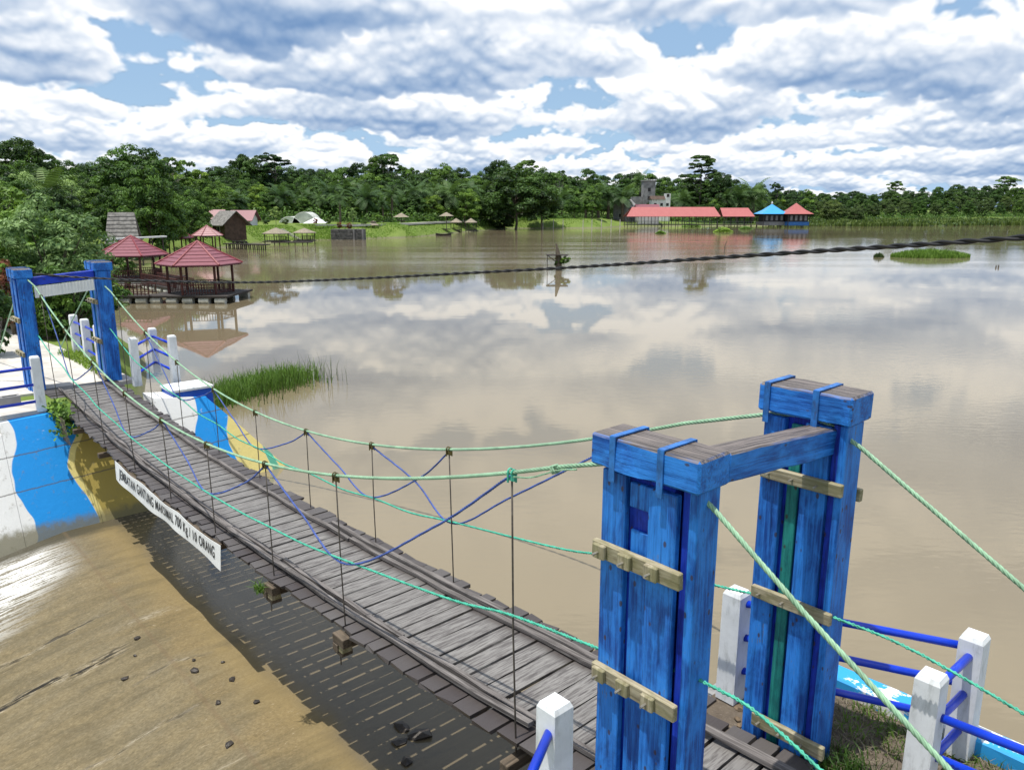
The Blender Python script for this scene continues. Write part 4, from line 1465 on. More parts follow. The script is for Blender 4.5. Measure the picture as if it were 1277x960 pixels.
def gazebo(name, c, floor_z, r, z_eave, z_apex, label, courses=7, rot=0.0, group=None, rail=True, mat=None, hard=True):
    g = empty(name, (c[0], c[1], floor_z), label, 'gazebo', group)
    rp = r * 0.74
    pts = [Vector((c[0] + rp * math.cos(rot + 2 * math.pi * k / 6), c[1] + rp * math.sin(rot + 2 * math.pi * k / 6), floor_z)) for k in range(6)]
    hex_roof(g, c, r, z_eave, z_apex, courses, mat or MT['roof_red'], MT['ridge_red'], 6, rot)
    for p in pts:
        member('post', p, p + Vector((0, 0, z_eave - floor_z + 0.25)), 0.13, 0.13, MT['brown'], g, ch=0.01)
    mb = MB()
    for k in range(6):
        a, b_ = pts[k], pts[(k + 1) % 6]
        mb.bar(a + Vector((0, 0, z_eave - floor_z + 0.02)), b_ + Vector((0, 0, z_eave - floor_z + 0.02)), 0.08, 0.14)
    mb.build('ring_beam', MT['brown'], g)
    if rail:
        for k in range(6):
            if k == 3:
                continue
            mb = MB()
            rail_run(mb, pts[k], pts[(k + 1) % 6], 0.62, 12)
            mb.build('balustrade', MT['brown'], g)
    return g


g1c, g2c = (px_x(251, 48.5), 48.5), (px_x(168, 58), 58.0)
RAFT = -1.42
gazebo('gazebo', g1c, RAFT, 2.55, 0.36, 1.72, 'maroon tiled gazebo on the raft, the nearer and lower one', rot=0.30, group='gazebos on the raft')
gazebo('gazebo', g2c, RAFT + 0.1, 2.55, 0.36, 1.74, 'maroon tiled gazebo on the raft, the farther one on the left', rot=0.15, group='gazebos on the raft')


def raft(name, p0, p1, w, label, z=RAFT, floats=8, rails=(1, 1)):
    """timber deck on a row of drums from p0 to p1"""
    p0, p1 = Vector((*p0, z)), Vector((*p1, z))
    g = empty(name, (p0 + p1) / 2, label, 'raft', 'raft walkways')
    member('deck', p0 - Vector((0, 0, .06)), p1 - Vector((0, 0, .06)), w, 0.12, MT['dk_timber'], g, ch=0.01)
    d = (p1 - p0).normalized()
    s = Vector((-d.y, d.x, 0))
    for i in range(floats):
        q = p0.lerp(p1, (i + 0.5) / floats) - Vector((0, 0, 0.32))
        L = (p1 - p0).length / floats * 0.62
        a, b_ = q - d * L / 2, q + d * L / 2
        for sd in (-1, 1):
            o = s * (w / 2 - 0.22) * sd
            MB().tube([a + o, b_ + o], 0.21, 10).build('float_drum', MT['floatm'], g, frame(a + o, b_ + o))
    mb = MB()
    for sd, on in zip((-1, 1), rails):
        if on:
            mb = MB()
            o = s * (w / 2 - 0.1) * sd
            rail_run(mb, p0 + o, p1 + o, 0.62, int((p1 - p0).length / 0.22), 0.04)
            mb.build('balustrade', MT['brown'], g)
    return g


raft('raft', (g1c[0] - 2.5, g1c[1] + .1), (g1c[0] + 2.45, g1c[1] - .1), 4.2, 'dark timber raft on drums under the nearer gazebo', floats=5, rails=(0, 0))
raft('raft', (g2c[0] - 3.2, g2c[1]), (g2c[0] + 2.9, g2c[1]), 4.4, 'dark timber raft under the farther gazebo', z=RAFT + 0.1, floats=5, rails=(0, 0))
raft('raft', (g1c[0] - 7.4, g1c[1] - 1.7), (g1c[0] - 2.4, g1c[1] - 1.5), 1.3, 'railed raft walkway leading left from the nearer gazebo', floats=5)
raft('raft', (g2c[0] + 2.2, g2c[1] - 2.4), (g1c[0] - 2.0, g1c[1] + 2.4), 1.3, 'railed raft walkway joining the two gazebos', floats=5)

# pavilions on the left bank
p1c, p2c = (px_x(222, 97), 97.0), (px_x(260, 100), 100.0)
gazebo('bank_pavilion', p1c, ground_z(*p1c), 1.95, 0.22, 1.45, 'dark maroon roofed pavilion shaded by trees on the left bank', 5, 0.2, 'pavilions on the left bank', False)
gazebo('bank_pavilion', p2c, min(-0.9, ground_z(*p2c)), 1.9, 0.40, 1.66, 'faded pink roofed pavilion beside the dark one on the left bank', 5, 0.5, 'pavilions on the left bank', False, MT['roof_pale'])


def gable_house(name, c, w, d, z0, z_eave, z_ridge, rz, label, wall, roof, over=0.5, win=(), cat='house', group=None, door=True, rname='roof'):
    """ridge along local X"""
    g = empty(name, (*c, z0), label, cat, group, rz)
    M = WM[g]
    h, hr = z_eave - z0, z_ridge - z0
    mb = MB()
    v = [(-w / 2, -d / 2, -0.5), (w / 2, -d / 2, -0.5), (w / 2, d / 2, -0.5), (-w / 2, d / 2, -0.5), (-w / 2, -d / 2, h), (w / 2, -d / 2, h), (w / 2, d / 2, h), (-w / 2, d / 2, h), (-w / 2, 0, hr - 0.08), (w / 2, 0, hr - 0.08)]
    mb.add([M @ Vector(p) for p in v], [(0, 1, 5, 4), (2, 3, 7, 6), (1, 2, 6, 9, 5), (3, 0, 4, 8, 7), (4, 5, 9, 8), (6, 7, 8, 9), (3, 2, 1, 0)])
    mb.build('wall', wall, g, M)
    sl = (hr - h) / (d / 2)
    for sd in (-1, 1):
        mb = MB()
        y1 = (d / 2 + over) * sd
        z1 = h - over * sl
        q = [(-w / 2 - over, 0, hr), (w / 2 + over, 0, hr), (w / 2 + over, y1, z1), (-w / 2 - over, y1, z1)]
        q += [(x, y, z + 0.10) for x, y, z in q]
        mb.add([M @ Vector(p) for p in q], [(0, 1, 2, 3), (4, 5, 6, 7), (0, 1, 5, 4), (1, 2, 6, 5), (2, 3, 7, 6), (3, 0, 4, 7)])
        mb.build(rname, roof, g, M)
    for (x, z, ww, hh, face) in win:
        mb = MB()
        wf = MB()
        if face == 'f':
            mb.box(x - ww / 2, x + ww / 2, -d / 2 - 0.03, -d / 2 + 0.05, z, z + hh, M)
            wf.box(x - ww / 2 - .08, x + ww / 2 + .08, -d / 2 - 0.02, -d / 2 + 0.04, z - .08, z + hh + .08, M)
        else:
            sx = w / 2 if face == 'r' else -w / 2
            mb.box(sx - 0.04, sx + 0.04, x - ww / 2, x + ww / 2, z, z + hh, M)
            wf.box(sx - 0.03, sx + 0.03, x - ww / 2 - .08, x + ww / 2 + .08, z - .08, z + hh + .08, M)
        o = mb.build('window', MT['dark'], g, M)
        wf.build('window_frame', MT['white_wall'], o, M)
    return g


# A-frame hut
c = (px_x(157, 80), 80.0)
gz = max(0.6, ground_z(*c))
g = empty('a_frame_hut', (*c, gz), 'steep grey shingled A-frame hut above the raft gazebos', 'hut', rz=0.35)
M = WM[g]
hh = 3.35 - gz
for sd in (-1, 1):
    nst = 8
    mb = MB()
    q = [(-1.2, 0.05 * sd, hh), (1.2, 0.05 * sd, hh), (1.6, 1.75 * sd, -0.3), (-1.6, 1.75 * sd, -0.3)]
    q += [(x, y - 0.1 * sd, z - 0.08) for x, y, z in q]
    mb.add([M @ Vector(p) for p in q], [(0, 1, 2, 3), (4, 5, 6, 7), (0, 1, 5, 4), (1, 2, 6, 5), (2, 3, 7, 6), (3, 0, 4, 7)])
    ro = mb.build('roof', MT['shingle'], g, M)
    for i in range(nst):
        t0, t1 = i / nst, (i + 1.1) / nst
        a = lambda t, x: Vector((x * (1.2 + 0.4 * t), (0.05 + 1.70 * t) * sd, hh - (hh + 0.3) * t))
        off = Vector((0, 0.05 * sd, 0.03))
        t1 = min(1, t1)
        q = [a(t0, -1), a(t0, 1), a(t1, 1) + off, a(t1, -1) + off]
        q += [p + Vector((0, -0.02 * sd, -0.02)) for p in q]
        MB().add([M @ p for p in q], [(0, 1, 2, 3), (4, 5, 6, 7), (0, 1, 5, 4), (1, 2, 6, 5), (2, 3, 7, 6), (3, 0, 4, 7)]).build('shingle_course', MT['shingle'], ro)
mb = MB()
mb.add([M @ Vector(p) for p in [(1.0, -1.5, 0), (1.0, 1.5, 0), (1.0, 0, hh - 0.3), (0.9, -1.5, 0), (0.9, 1.5, 0), (0.9, 0, hh - 0.3)]], [(0, 1, 2), (3, 5, 4), (0, 3, 4, 1), (1, 4, 5, 2), (2, 5, 3, 0)])
mb.build('gable_wall', MT['dark'], g, M)
mb = MB()
mb.box(1.005, 1.03, -0.45, 0.45, 0.0, 1.5, M)
mb.build('door', MT['brown_wall'], g, M)

# white walkway rail behind the raft gazebos
fb = empty('footbridge', pix(165, 299, 72), 'low white walkway beam in front of the A-frame hut', 'walkway')
a, b_ = pix(128, 299, 70), pix(206, 295, 76)
member('beam', a, b_, 0.5, 0.14, MT['white_wall'], fb)
for t in np.linspace(0.05, 0.95, 6):
    q = a.lerp(b_, t)
    member('leg', q - Vector((0, 0, 2.6)), q - Vector((0, 0, 0.07)), 0.10, 0.10, MT['dk_timber'], fb)

# houses behind the left bank
c = (px_x(287, 125), 125.0)
gable_house('timber_house', c, 4.0, 3.6, ground_z(*c), 1.75, 3.35, -0.75, 'small brown plank house with grey gable roof on the left bank', MT['brown_wall'], MT['shingle'], 0.7, [(0, 0.8, 0.8, 0.8, 'f')])
c = (px_x(268, 142), 142.0)
gable_house('red_roof_house', c, 3.2, 3.0, ground_z(*c), 2.3, 3.5, 0.1, 'red roofed house half hidden left behind the brown plank house', MT['white_wall'], MT['roof_red'], 0.6, [(0, 0.8, 0.9, 0.8, 'f')], group='red roofed houses')
c = (px_x(306, 142), 142.0)
gable_house('red_roof_house', c, 3.6, 3.0, ground_z(*c), 2.1, 3.4, -0.1, 'red roofed house right behind the brown plank house', MT['white_wall'], MT['roof_red'], 0.6, [(0, 0.8, 0.9, 0.8, 'f')], group='red roofed houses')

# white film greenhouse: two humps
c = pix(374, 284, 165)
gh = empty('greenhouse', (c.x, c.y, -0.4), 'white film greenhouse with a humped roof behind the bank', 'greenhouse')
for k, (dx, r, h) in enumerate(((-1.4, 2.2, 2.55), (1.6, 2.3, 3.45))):
    vs_, fs = [], []
    nn = 12
    for i in range(nn + 1):
        a_ = math.pi * i / nn
        for y in (-2.5, 0, 2.5):
            vs_.append((c.x + dx + r * math.cos(a_) * (1.15 - 0.15 * math.sin(a_)), c.y + y, -0.4 + h * math.sin(a_) ** 0.75))
    for i in range(nn):
        for j in range(2):
            fs.append((i * 3 + j, i * 3 + j + 1, i * 3 + j + 4, i * 3 + j + 3))
    fs.append(tuple(i * 3 for i in range(nn + 1)))
    fs.append(tuple(i * 3 + 2 for i in range(nn + 1))[::-1])
    MB().add(vs_, fs).build('film_hood', MT['white_film'], gh, smooth=False)
    mb = MB()
    for j, y in enumerate((-2.53, 0.0, 2.53)):
        mb.tube([(c.x + dx + (r + .02) * math.cos(a_) * (1.15 - 0.15 * math.sin(a_)), c.y + y, -0.4 + (h + .03) * math.sin(a_) ** 0.75) for a_ in np.linspace(0.02, math.pi - 0.02, 13)], 0.05, 5)
    mb.build('hoop', MT['white_wall'], gh)
# white tent with blue posts
c = pix(395, 285, 158)
tn = empty('tent', (c.x, c.y, -0.3), 'white peaked marquee tent with blue skirts beside the greenhouse', 'tent')
mb = MB()
z0 = 0.95
mb.add([(c.x - 2.2, c.y - 2, z0), (c.x + 2.2, c.y - 2, z0), (c.x + 2.2, c.y + 2, z0), (c.x - 2.2, c.y + 2, z0), (c.x, c.y, 2.15)], [(0, 1, 4), (1, 2, 4), (2, 3, 4), (3, 0, 4), (3, 2, 1, 0)])
mb.build('canopy', MT['tent_white'], tn)
for sx in (-1, 1):
    for sy in (-1, 1):
        member('pole', (c.x + 2.1 * sx, c.y + 1.9 * sy, -0.4), (c.x + 2.1 * sx, c.y + 1.9 * sy, z0), 0.12, 0.12, MT['tent_white'], tn)
mb = MB()
for i in range(5):
    mb.box(c.x - 2.1 + i * 0.9, c.x - 2.1 + i * 0.9 + 0.42, c.y - 2.04, c.y - 2.0, -0.3, 0.55)
mb.build('skirt', MT['blue_wall'], tn)


def stilt_hut(c, r, z_floor, z_eave, z_apex, label, mat, group, name='stilt_hut', sides=4, water=True):
    g = empty(name, (*c, z_floor), label, 'hut', group)
    mb = MB()
    rot = 0.5
    P = [Vector((c[0] + r * math.cos(rot + 2 * math.pi * k / sides), c[1] + r * math.sin(rot + 2 * math.pi * k / sides), 0)) for k in range(sides)]
    v = [p + Vector((0, 0, z_eave)) for p in P] + [Vector((*c, z_apex))] + [p + Vector((0, 0, z_eave - 0.08)) for p in P]
    mb.add(v, [(k, (k + 1) % sides, sides) for k in range(sides)] + [(k, sides + 1 + k, sides + 1 + (k + 1) % sides, (k + 1) % sides) for k in range(sides)] + [tuple(sides + 1 + k for k in range(sides))[::-1]])
    mb.build('roof', mat, g)
    for p in P:
        q = Vector((*c, 0)).lerp(p, 0.82)
        member('post', q + Vector((0, 0, -2.6 if water else z_floor - 0.3)), q + Vector((0, 0, z_eave + 0.1)), 0.12, 0.12, MT['dk_timber'], g)
    mb = MB()
    mb.box(c[0] - r * .78, c[0] + r * .78, c[1] - r * .78, c[1] + r * .78, z_floor - 0.12, z_floor)
    mb.build('floor', MT['dk_timber'], g)
    mb = MB()
    for k in range(sides):
        if k != 1:
            a, b_ = Vector((*c, z_floor)).lerp(P[k] + Vector((0, 0, z_floor)), 0.82), Vector((*c, z_floor)).lerp(P[(k + 1) % sides] + Vector((0, 0, z_floor)), 0.82)
            rail_run(mb, a, b_, 0.7, 6, 0.06)
    mb.build('balustrade', MT['dk_timber'], g)
    return g


stilt_hut((px_x(345, 128), 128), 2.3, -1.35, -0.15, 0.78, 'pale thatched hut on stilts, left of the pair by the steps', MT['thatch'], 'stilt huts by the steps')
stilt_hut((px_x(380, 130), 130), 2.0, -1.35, -0.10, 0.65, 'smaller pale thatched hut on stilts, right of the pair by the steps', MT['thatch'], 'stilt huts by the steps')
mb = MB()
c0_, c1_ = px_x(340, 127), px_x(392, 129)
mb.box(c0_, c1_, 126.0, 128.0, -1.62, -1.45)
o = mb.build('landing_stage', MT['dk_timber'])
tag(o, 'dark landing stage in front of the thatched stilt huts', 'jetty')
st = empty('stairs', (px_x(352, 133), 133, -0.4), 'steps coming down the bank between the stilt huts', 'stairs')
for i in range(9):
    mb = MB()
    x = px_x(349, 130) + 0.33 * i
    mb.box(x, x + 0.5, 130.2, 131.6, 0.35 - 0.2 * i, 0.45 - 0.2 * i)
    mb.build('step', MT['concrete'], st)
# long dark pier
pr = empty('pier', (px_x(305, 112), 112, -1.5), 'low dark pier on many posts in front of the left bank', 'pier')
a, b_ = Vector((px_x(282, 113), 113, -1.15)), Vector((px_x(333, 109), 109, -1.15))
member('deck', a, b_, 1.2, 0.14, MT['dk_timber'], pr)
for i in range(10):
    q = a.lerp(b_, (i + .3) / 10)
    for s_ in (-0.5, 0.5):
        member('pile', q + Vector((0, s_, -1.6)), q + Vector((0, s_, -0.07)), 0.13, 0.13, MT['dk_timber'], pr)
for i in range(3):
    q = a.lerp(b_, 0.22 + i * 0.12)
    mb = MB()
    mb.box(q.x - .3, q.x + .3, q.y - .3, q.y + .3, q.z + 0.3, q.z + 0.42)
    for sx in (-.25, .25):
        mb.box(q.x + sx - .04, q.x + sx + .04, q.y - .2, q.y + .2, q.z + 0.07, q.z + 0.3)
    tag(mb.build('bench', MT['dk_timber'], None, Matrix.Translation(q)), 'small dark bench standing on the low pier', 'bench', 'benches on the pier')
# rubble retaining wall
rw = empty('retaining_wall', (px_x(432, 146), 146, WATER), 'dark rubble stone retaining wall at the water, below the trimmed shrubs', 'wall')
x0_, x1_ = px_x(412, 146), px_x(452, 146)
mb = MB()
mb.box(x0_, x1_, 146.4, 149.5, -2.6, 0.02)
mb.build('wall_core', MT['stone'], rw)
srg = random.Random(5)
z = -2.1
while z < 0.0:
    x = x0_
    while x < x1_ - 0.2:
        w_ = srg.uniform(0.35, 0.75)
        mb = MB()
        e = 0.03
        y_ = 146.40 - srg.uniform(0.02, 0.10)
        mb.box(x + e, min(x1_, x + w_) - e, y_, 146.42, z + e, z + 0.36 - e)
        mb.build('stone', MT['stone'], rw)
        x += w_
    z += 0.36
for px in (441, 452):
    xx = px_x(px, 146)
    mb = MB()
    mb.box(xx - 0.15, xx + 0.15, 146.1, 146.3, -2.6, 0.15)
    mb.build('pilaster', MT['concrete_old'], rw)


def umbrella(px, Y, z_a, r, label):
    c = (px_x(px, Y), Y)
    z0 = ground_z(*c)
    g = empty('thatch_umbrella', (*c, z0), label, 'parasol', 'thatched umbrellas')
    mb = MB()
    n = 10
    for t0, t1, dz in ((0.0, 0.55, 0.0), (0.45, 1.0, -0.04)):
        ring = []
        for t in (t0, t1):
            for k in range(n):
                a_ = 2 * math.pi * k / n
                ring.append((c[0] + (r * t + 0.02) * math.cos(a_), c[1] + (r * t + 0.02) * math.sin(a_), z_a - 0.85 * t + dz))
        mb.add(ring, [(k, (k + 1) % n, n + (k + 1) % n, n + k) for k in range(n)] + [tuple(range(n)), tuple(range(n, 2 * n))[::-1]])
    mb.build('thatch_cone', MT['thatch'], g)
    member('pole', (*c, z0 - 0.2), (*c, z_a - 0.1), 0.16, 0.16, MT['bark'], g)
    mb = MB()
    mb.tube([(c[0] + r * .5 * math.cos(t), c[1] + r * .5 * math.sin(t), z0 + 0.5) for t in np.linspace(0, 2 * math.pi, 9)], 0.12, 5)
    mb.build('ring_seat', MT['bark'], g)


umbrella(501, 172, 2.9, 1.75, 'thatched umbrella on the grass bank, the left one')
umbrella(557, 186, 3.0, 1.75, 'thatched umbrella on the grass bank, the right one')
umbrella(466, 160, 1.4, 1.1, 'low thatched umbrella beside the rubble wall')
for px, lb in ((569, 'left one of the two small thatched gazebos at the water edge'), (587.5, 'right one of the two small thatched gazebos at the water edge')):
    stilt_hut((px_x(px, 193), 193), 1.75, -1.35, 0.55, 1.55, lb, MT['thatch'], 'small gazebos at the water edge')
# moored boat
bt = empty('rowing_boat', (px_x(553, 170), 170, WATER), 'dark wooden boat lying at the foot of the grass bank', 'boat')
vs_, fs = [], []
for i, t in enumerate(np.linspace(-1, 1, 9)):
    w_ = 0.55 * (1 - abs(t) ** 2.5) + 0.05
    x = px_x(553, 170) + t * 1.7
    zt = WATER + 0.35 + 0.25 * t * t
    vs_ += [(x, 170 - w_, zt), (x, 170 - w_ * .6, WATER - 0.05), (x, 170 + w_ * .6, WATER - 0.05), (x, 170 + w_, zt), (x, 170 + w_ * .85, zt - .05), (x, 170 + w_ * .5, WATER + .08), (x, 170 - w_ * .5, WATER + .08), (x, 170 - w_ * .85, zt - .05)]
for i in range(8):
    fs += [(i * 8 + k, i * 8 + (k + 1) % 8, i * 8 + 8 + (k + 1) % 8, i * 8 + 8 + k) for k in range(8)]
fs += [tuple(range(8)), tuple(range(64, 72))[::-1]]
MB().add(vs_, fs).build('hull', MT['dk_timber'], bt)
mb = MB()
mb.box(px_x(553, 170) - .15, px_x(553, 170) + .15, 169.55, 170.45, WATER + .28, WATER + .33)
mb.build('thwart', MT['dk_timber'], bt)
# white path along the top of the bank
pts = [(-37.5, 150.0), (-31.0, 155.0), (-22.0, 169.0), (-17.5, 190.0), (-9.0, 222.0), (-4.0, 240.0)]
mb = MB()
vs_ = []
for i, (x, y) in enumerate(pts):
    z = max(ground_z(x, y), ground_z(x - 1.2, y + .5)) + 0.10
    vs_ += [(x, y, z), (x - 1.6, y + 0.5, z), (x, y, z - .4), (x - 1.6, y + .5, z - .4)]
mb.add(vs_, [f for i in range(len(pts) - 1) for f in ((i * 4, i * 4 + 1, i * 4 + 5, i * 4 + 4), (i * 4, i * 4 + 4, i * 4 + 6, i * 4 + 2), (i * 4 + 1, i * 4 + 3, i * 4 + 7, i * 4 + 5))])
tag(mb.build('footpath', MT['concrete']), kind='structure')

# pole fence standing in the water before the red pavilion
for i, px in enumerate((677, 690, 702, 727, 738, 750, 762, 773)):
    x = px_x(px, 236)
    p = MB()
    p.tube([(x, 236, WATER - 0.6), (x + 0.04, 236, 0.3), (x + 0.02, 236, 0.75)], [0.13, 0.12, 0.10], 6)
    o = p.build('mooring_pole', MT['concrete'], None, Matrix.Translation((x, 236, WATER)))
    tag(o, ['pale pole standing in the water left of the gap in the pole row', 'pale pole in the water in the row before the grey house'][i > 2], 'pole', 'poles left of the gap' if i < 3 else 'poles before the grey house')


# long red roofed pavilion on stilts
def long_pavilion(name, x0, x1, Y, label, z_e=1.5, z_r=4.35, d=7.5, hipl=True):
    g = empty(name, ((x0 + x1) / 2, Y, WATER), label, 'pavilion', 'red roofed lake pavilions')
    for sd in (-1, 1):
        mb = MB()
        a = 0.6 if not hipl else -2.2
        q = [(x0 - a * (1 if hipl else 0) , Y, z_r), (x1 - 0.6, Y, z_r), (x1 + 0.6, Y + sd * d / 2, z_e), (x0, Y + sd * d / 2, z_e)]
        q += [(x, y, z - 0.12) for x, y, z in q]
        mb.add(q, [(0, 1, 2, 3), (4, 5, 6, 7), (0, 1, 5, 4), (1, 2, 6, 5), (2, 3, 7, 6), (3, 0, 4, 7)])
        mb.build('roof_slope', MT['sheet_red'], g, Matrix.Translation(((x0 + x1) / 2, Y, z_e)))
    n = int((x1 - x0) / 2.2)
    for i in range(n + 1):
        x = x0 + 0.4 + (x1 - x0 - 0.8) * i / n
        for y in (Y - d / 2 + 0.5, Y + d / 2 - 0.5):
            member('post', (x, y, -2.8), (x, y, z_e + 0.3), 0.14, 0.14, MT['dk_timber'], g, ch=0)
    mb = MB()
    mb.box(x0, x1, Y - d / 2, Y + d / 2, -1.15, -0.98)
    mb.build('floor', MT['dk_timber'], g)
    mb = MB()
    for y in (Y - d / 2 + .3, Y + d / 2 - .3):
        rail_run(mb, (x0 + .3, y, -0.98), (x1 - .3, y, -0.98), 0.95, int((x1 - x0) / 0.8), 0.06)
    mb.build('balustrade', MT['grey_wall'], g)
    return g


YP = 250
long_pavilion('lake_pavilion', px_x(779, YP), px_x(892, YP), YP, 'long open pavilion with a red sheet roof on stilts at the far shore')
long_pavilion('lake_pavilion', px_x(897, YP), px_x(934, YP), YP, 'short open pavilion with a red sheet roof right of the long one', z_r=4.1, hipl=False)
gg = empty('walkway', (px_x(950, YP), YP - 2, -1), 'stilted walkway joining the red pavilion to the blue roofed hut', 'walkway')
member('deck', (px_x(890, YP), YP - 1, -1.1), (px_x(1003, YP), YP - 1, -1.1), 2.0, 0.16, MT['dk_timber'], gg)
for px in range(893, 1003, 7):
    member('pile', (px_x(px, YP), YP - 1.8, -2.8), (px_x(px, YP), YP - 1.8, -1.18), 0.14, 0.14, MT['dk_timber'], gg, ch=0)


def lake_hut(c, r, z_e, z_a, label, roof, wallm, finial=False):
    g = empty('lake_hut', (*c, WATER), label, 'hut', 'pyramid roofed lake huts')
    P = [Vector((c[0] + sx * r, c[1] + sy * r, 0)) for sx, sy in ((-1, -1), (1, -1), (1, 1), (-1, 1))]
    v = [p + Vector((0, 0, z_e)) for p in P] + [Vector((c[0], c[1], z_a))]
    mid = [(c[0] + (p.x - c[0]) * .55, c[1] + (p.y - c[1]) * .55, z_e + (z_a - z_e) * 0.36) for p in P]
    mb = MB()
    mb.add(v[:4] + [Vector(m) for m in mid] + [v[4]], [(k, (k + 1) % 4, 4 + (k + 1) % 4, 4 + k) for k in range(4)] + [(4 + k, 4 + (k + 1) % 4, 8) for k in range(4)] + [(3, 2, 1, 0)])
    ro = mb.build('roof', roof, g, Matrix.Translation((*c, z_e)))
    if finial:
        MB().tube([(c[0], c[1], z_a - .1), (c[0], c[1], z_a + .35), (c[0], c[1], z_a + .8)], [.22, .28, .05], 8).build('finial', MT['white_wall'], ro)
    for p in P:
        q = Vector((*c, 0)).lerp(p, 0.78)
        member('post', q + Vector((0, 0, -2.8)), q + Vector((0, 0, z_e + .1)), 0.18, 0.18, MT['dk_timber'], g, ch=0)
    mb = MB()
    k = r * 0.80
    mb.box(c[0] - k, c[0] + k, c[1] - k, c[1] + k, -1.25, -0.15)
    mb.build('parapet', wallm, g)
    mb = MB()
    k = r * 0.70
    mb.box(c[0] - k, c[0] + k, c[1] - k, c[1] + k, -0.145, z_e - 0.05)
    mb.build('room', MT['dark'], g)
    for i in range(4):
        mb = MB()
        x = c[0] - k + (i + .5) * k / 2
        mb.box(x - .35, x + .35, c[1] - k - .05, c[1] - k - .01, 0.25, z_e - 0.5)
        mb.build('window', MT['grey_wall'], g)


lake_hut((px_x(961, YP), YP), 4.4, 2.25, 5.3, 'lake hut with a bright blue pyramid roof and pale finial', MT['sheet_blue'], MT['grey_wall'], True)
lake_hut((px_x(991, YP - 3), YP - 3), 4.2, 2.25, 5.6, 'lake hut with a red pyramid roof and blue parapet', MT['sheet_red'], MT['blue_wall'])
# buildings behind the pavilion
c = (px_x(779, 272), 272.0)
gable_house('grey_house', c, 6.6, 5.4, -1.2, 4.6, 6.9, 0.9, 'grey board house with a pitched roof left of the concrete tower', MT['grey_wall'], MT['concrete_old'], 0.6, [(0, 2.2, 1.0, 1.2, 'f'), (0, 2.2, 1.0, 1.2, 'l')])
tb = empty('concrete_tower', (px_x(806, 292), 292, -1), 'tall bare grey concrete tower rising out of the trees', 'tower')
mb = MB()
x = px_x(807, 292)
mb.box(x - 2.2, x + 2.2, 290, 294.5, -1.5, 13.6)
mb.build('shaft', MT['concrete_old'], tb)
mb = MB()
mb.box(x - 2.45, x + 2.45, 289.75, 294.75, 13.6, 14.0)
mb.build('parapet', MT['concrete_old'], tb)
mb = MB()
mb.box(x - 6.0, x - 2.22, 290.5, 294.5, -1.5, 8.2)
mb.build('lower_block', MT['concrete_old'], tb)
for z in (4, 7, 10):
    mb = MB()
    mb.box(x - .5, x + .5, 289.93, 290.05, z, z + 1.3)
    mb.build('window', MT['dark'], tb)
wb = empty('white_building', (px_x(822, 283), 283, -1), 'white rendered building with a dark lean-to roof beside the concrete tower', 'building')
x = px_x(822, 283)
mb = MB()
mb.box(x - 3.3, x + 3.3, 281, 286, -1.5, 7.1)
mb.build('wall', MT['white_wall'], wb)
mb = MB()
mb.add([(x - 3.7, 280.5, 7.11), (x + 1.5, 280.5, 7.11), (x + 1.5, 286.3, 7.11), (x - 3.7, 286.3, 7.11), (x - 3.7, 283, 8.3), (x + 1.5, 283, 8.3)], [(0, 1, 5, 4), (2, 3, 4, 5), (0, 4, 3), (1, 2, 5), (3, 2, 1, 0)])
mb.build('roof', MT['brown_wall'], wb)
mb = MB()
mb.box(x + 1.52, x + 3.32, 280.98, 284, 7.1, 9.1)
mb.build('stair_head', MT['white_wall'], wb)
for k, (wx, wz) in enumerate(((-2.0, 4.8), (0.2, 4.8), (2.3, 4.8), (2.4, 7.9), (-2.0, 2.0), (0.2, 2.0))):
    mb = MB()
    mb.box(x + wx - .45, x + wx + .45, 280.92, 281.02, wz, wz + 1.0)
    mb.build('window', MT['dark'], wb)
mb = MB()
mb.box(x - 3.34, x + 3.34, 280.9, 281.05, 4.05, 4.25)
mb.build('string_course', MT['concrete_old'], wb)
c = (px_x(806, 268), 268.0)
gable_house('red_roof_house', c, 7.0, 6.0, -1.2, 3.4, 5.2, 0.05, 'red tiled house roof peeping over the long pavilion', MT['white_wall'], MT['roof_red'], 0.6, [], group='red roofed houses')

# stake platform standing in the lake
sx, sy = px_x(694, 72.5, -1.9), 72.5
sp = empty('stake_platform', (sx, sy, WATER), 'lone stake platform standing in the middle of the lake with a shrub on it', 'platform')
mb = MB()
mb.tube([(sx + .25, sy, WATER - 1), (sx + .15, sy, -0.6), (sx - .05, sy, 0.55)], [0.34, 0.26, 0.07], 8)
mb.build('trunk', MT['bark'], sp)
mb = MB()
mb.box(sx - 0.95, sx + 1.05, sy - .5, sy + .5, -0.52, -0.44)
mb.build('platform_deck', MT['dk_timber'], sp)
member('strut', (sx - .8, sy, -0.55), (sx + .1, sy, -1.2), 0.07, 0.07, MT['dk_timber'], sp)
member('strut', (sx + .9, sy, -0.55), (sx + .3, sy, -1.2), 0.07, 0.07, MT['dk_timber'], sp)
member('leg', (sx - .88, sy - .3, -2.6), (sx - .88, sy - .3, -0.5), 0.06, 0.06, MT['dk_timber'], sp)
STAKE = (sx, sy)
# thin sticks in the water
for i, (px, py, h, lb) in enumerate(((904, 313, 1.2, 'thin leaning stick in the lake below the red pavilion reflection'), (1246, 336, 0.30, 'short dark stub in the lake near the right edge'), (1243, 336, 0.25, 'lower dark stub beside it in the lake near the right edge'))):
    Yq = 5.55 / ((py - 262) / 1012)
    x = px_x(px, Yq)
    p = MB().tube([(x, Yq, WATER - .5), (x + .05, Yq, WATER + h * .5), (x + .22 * h, Yq, WATER + h)], [.07, .06, .03], 6)
    tag(p.build('stick', MT['bark'], None, Matrix.Translation((x, Yq, WATER))), lb, 'stick')

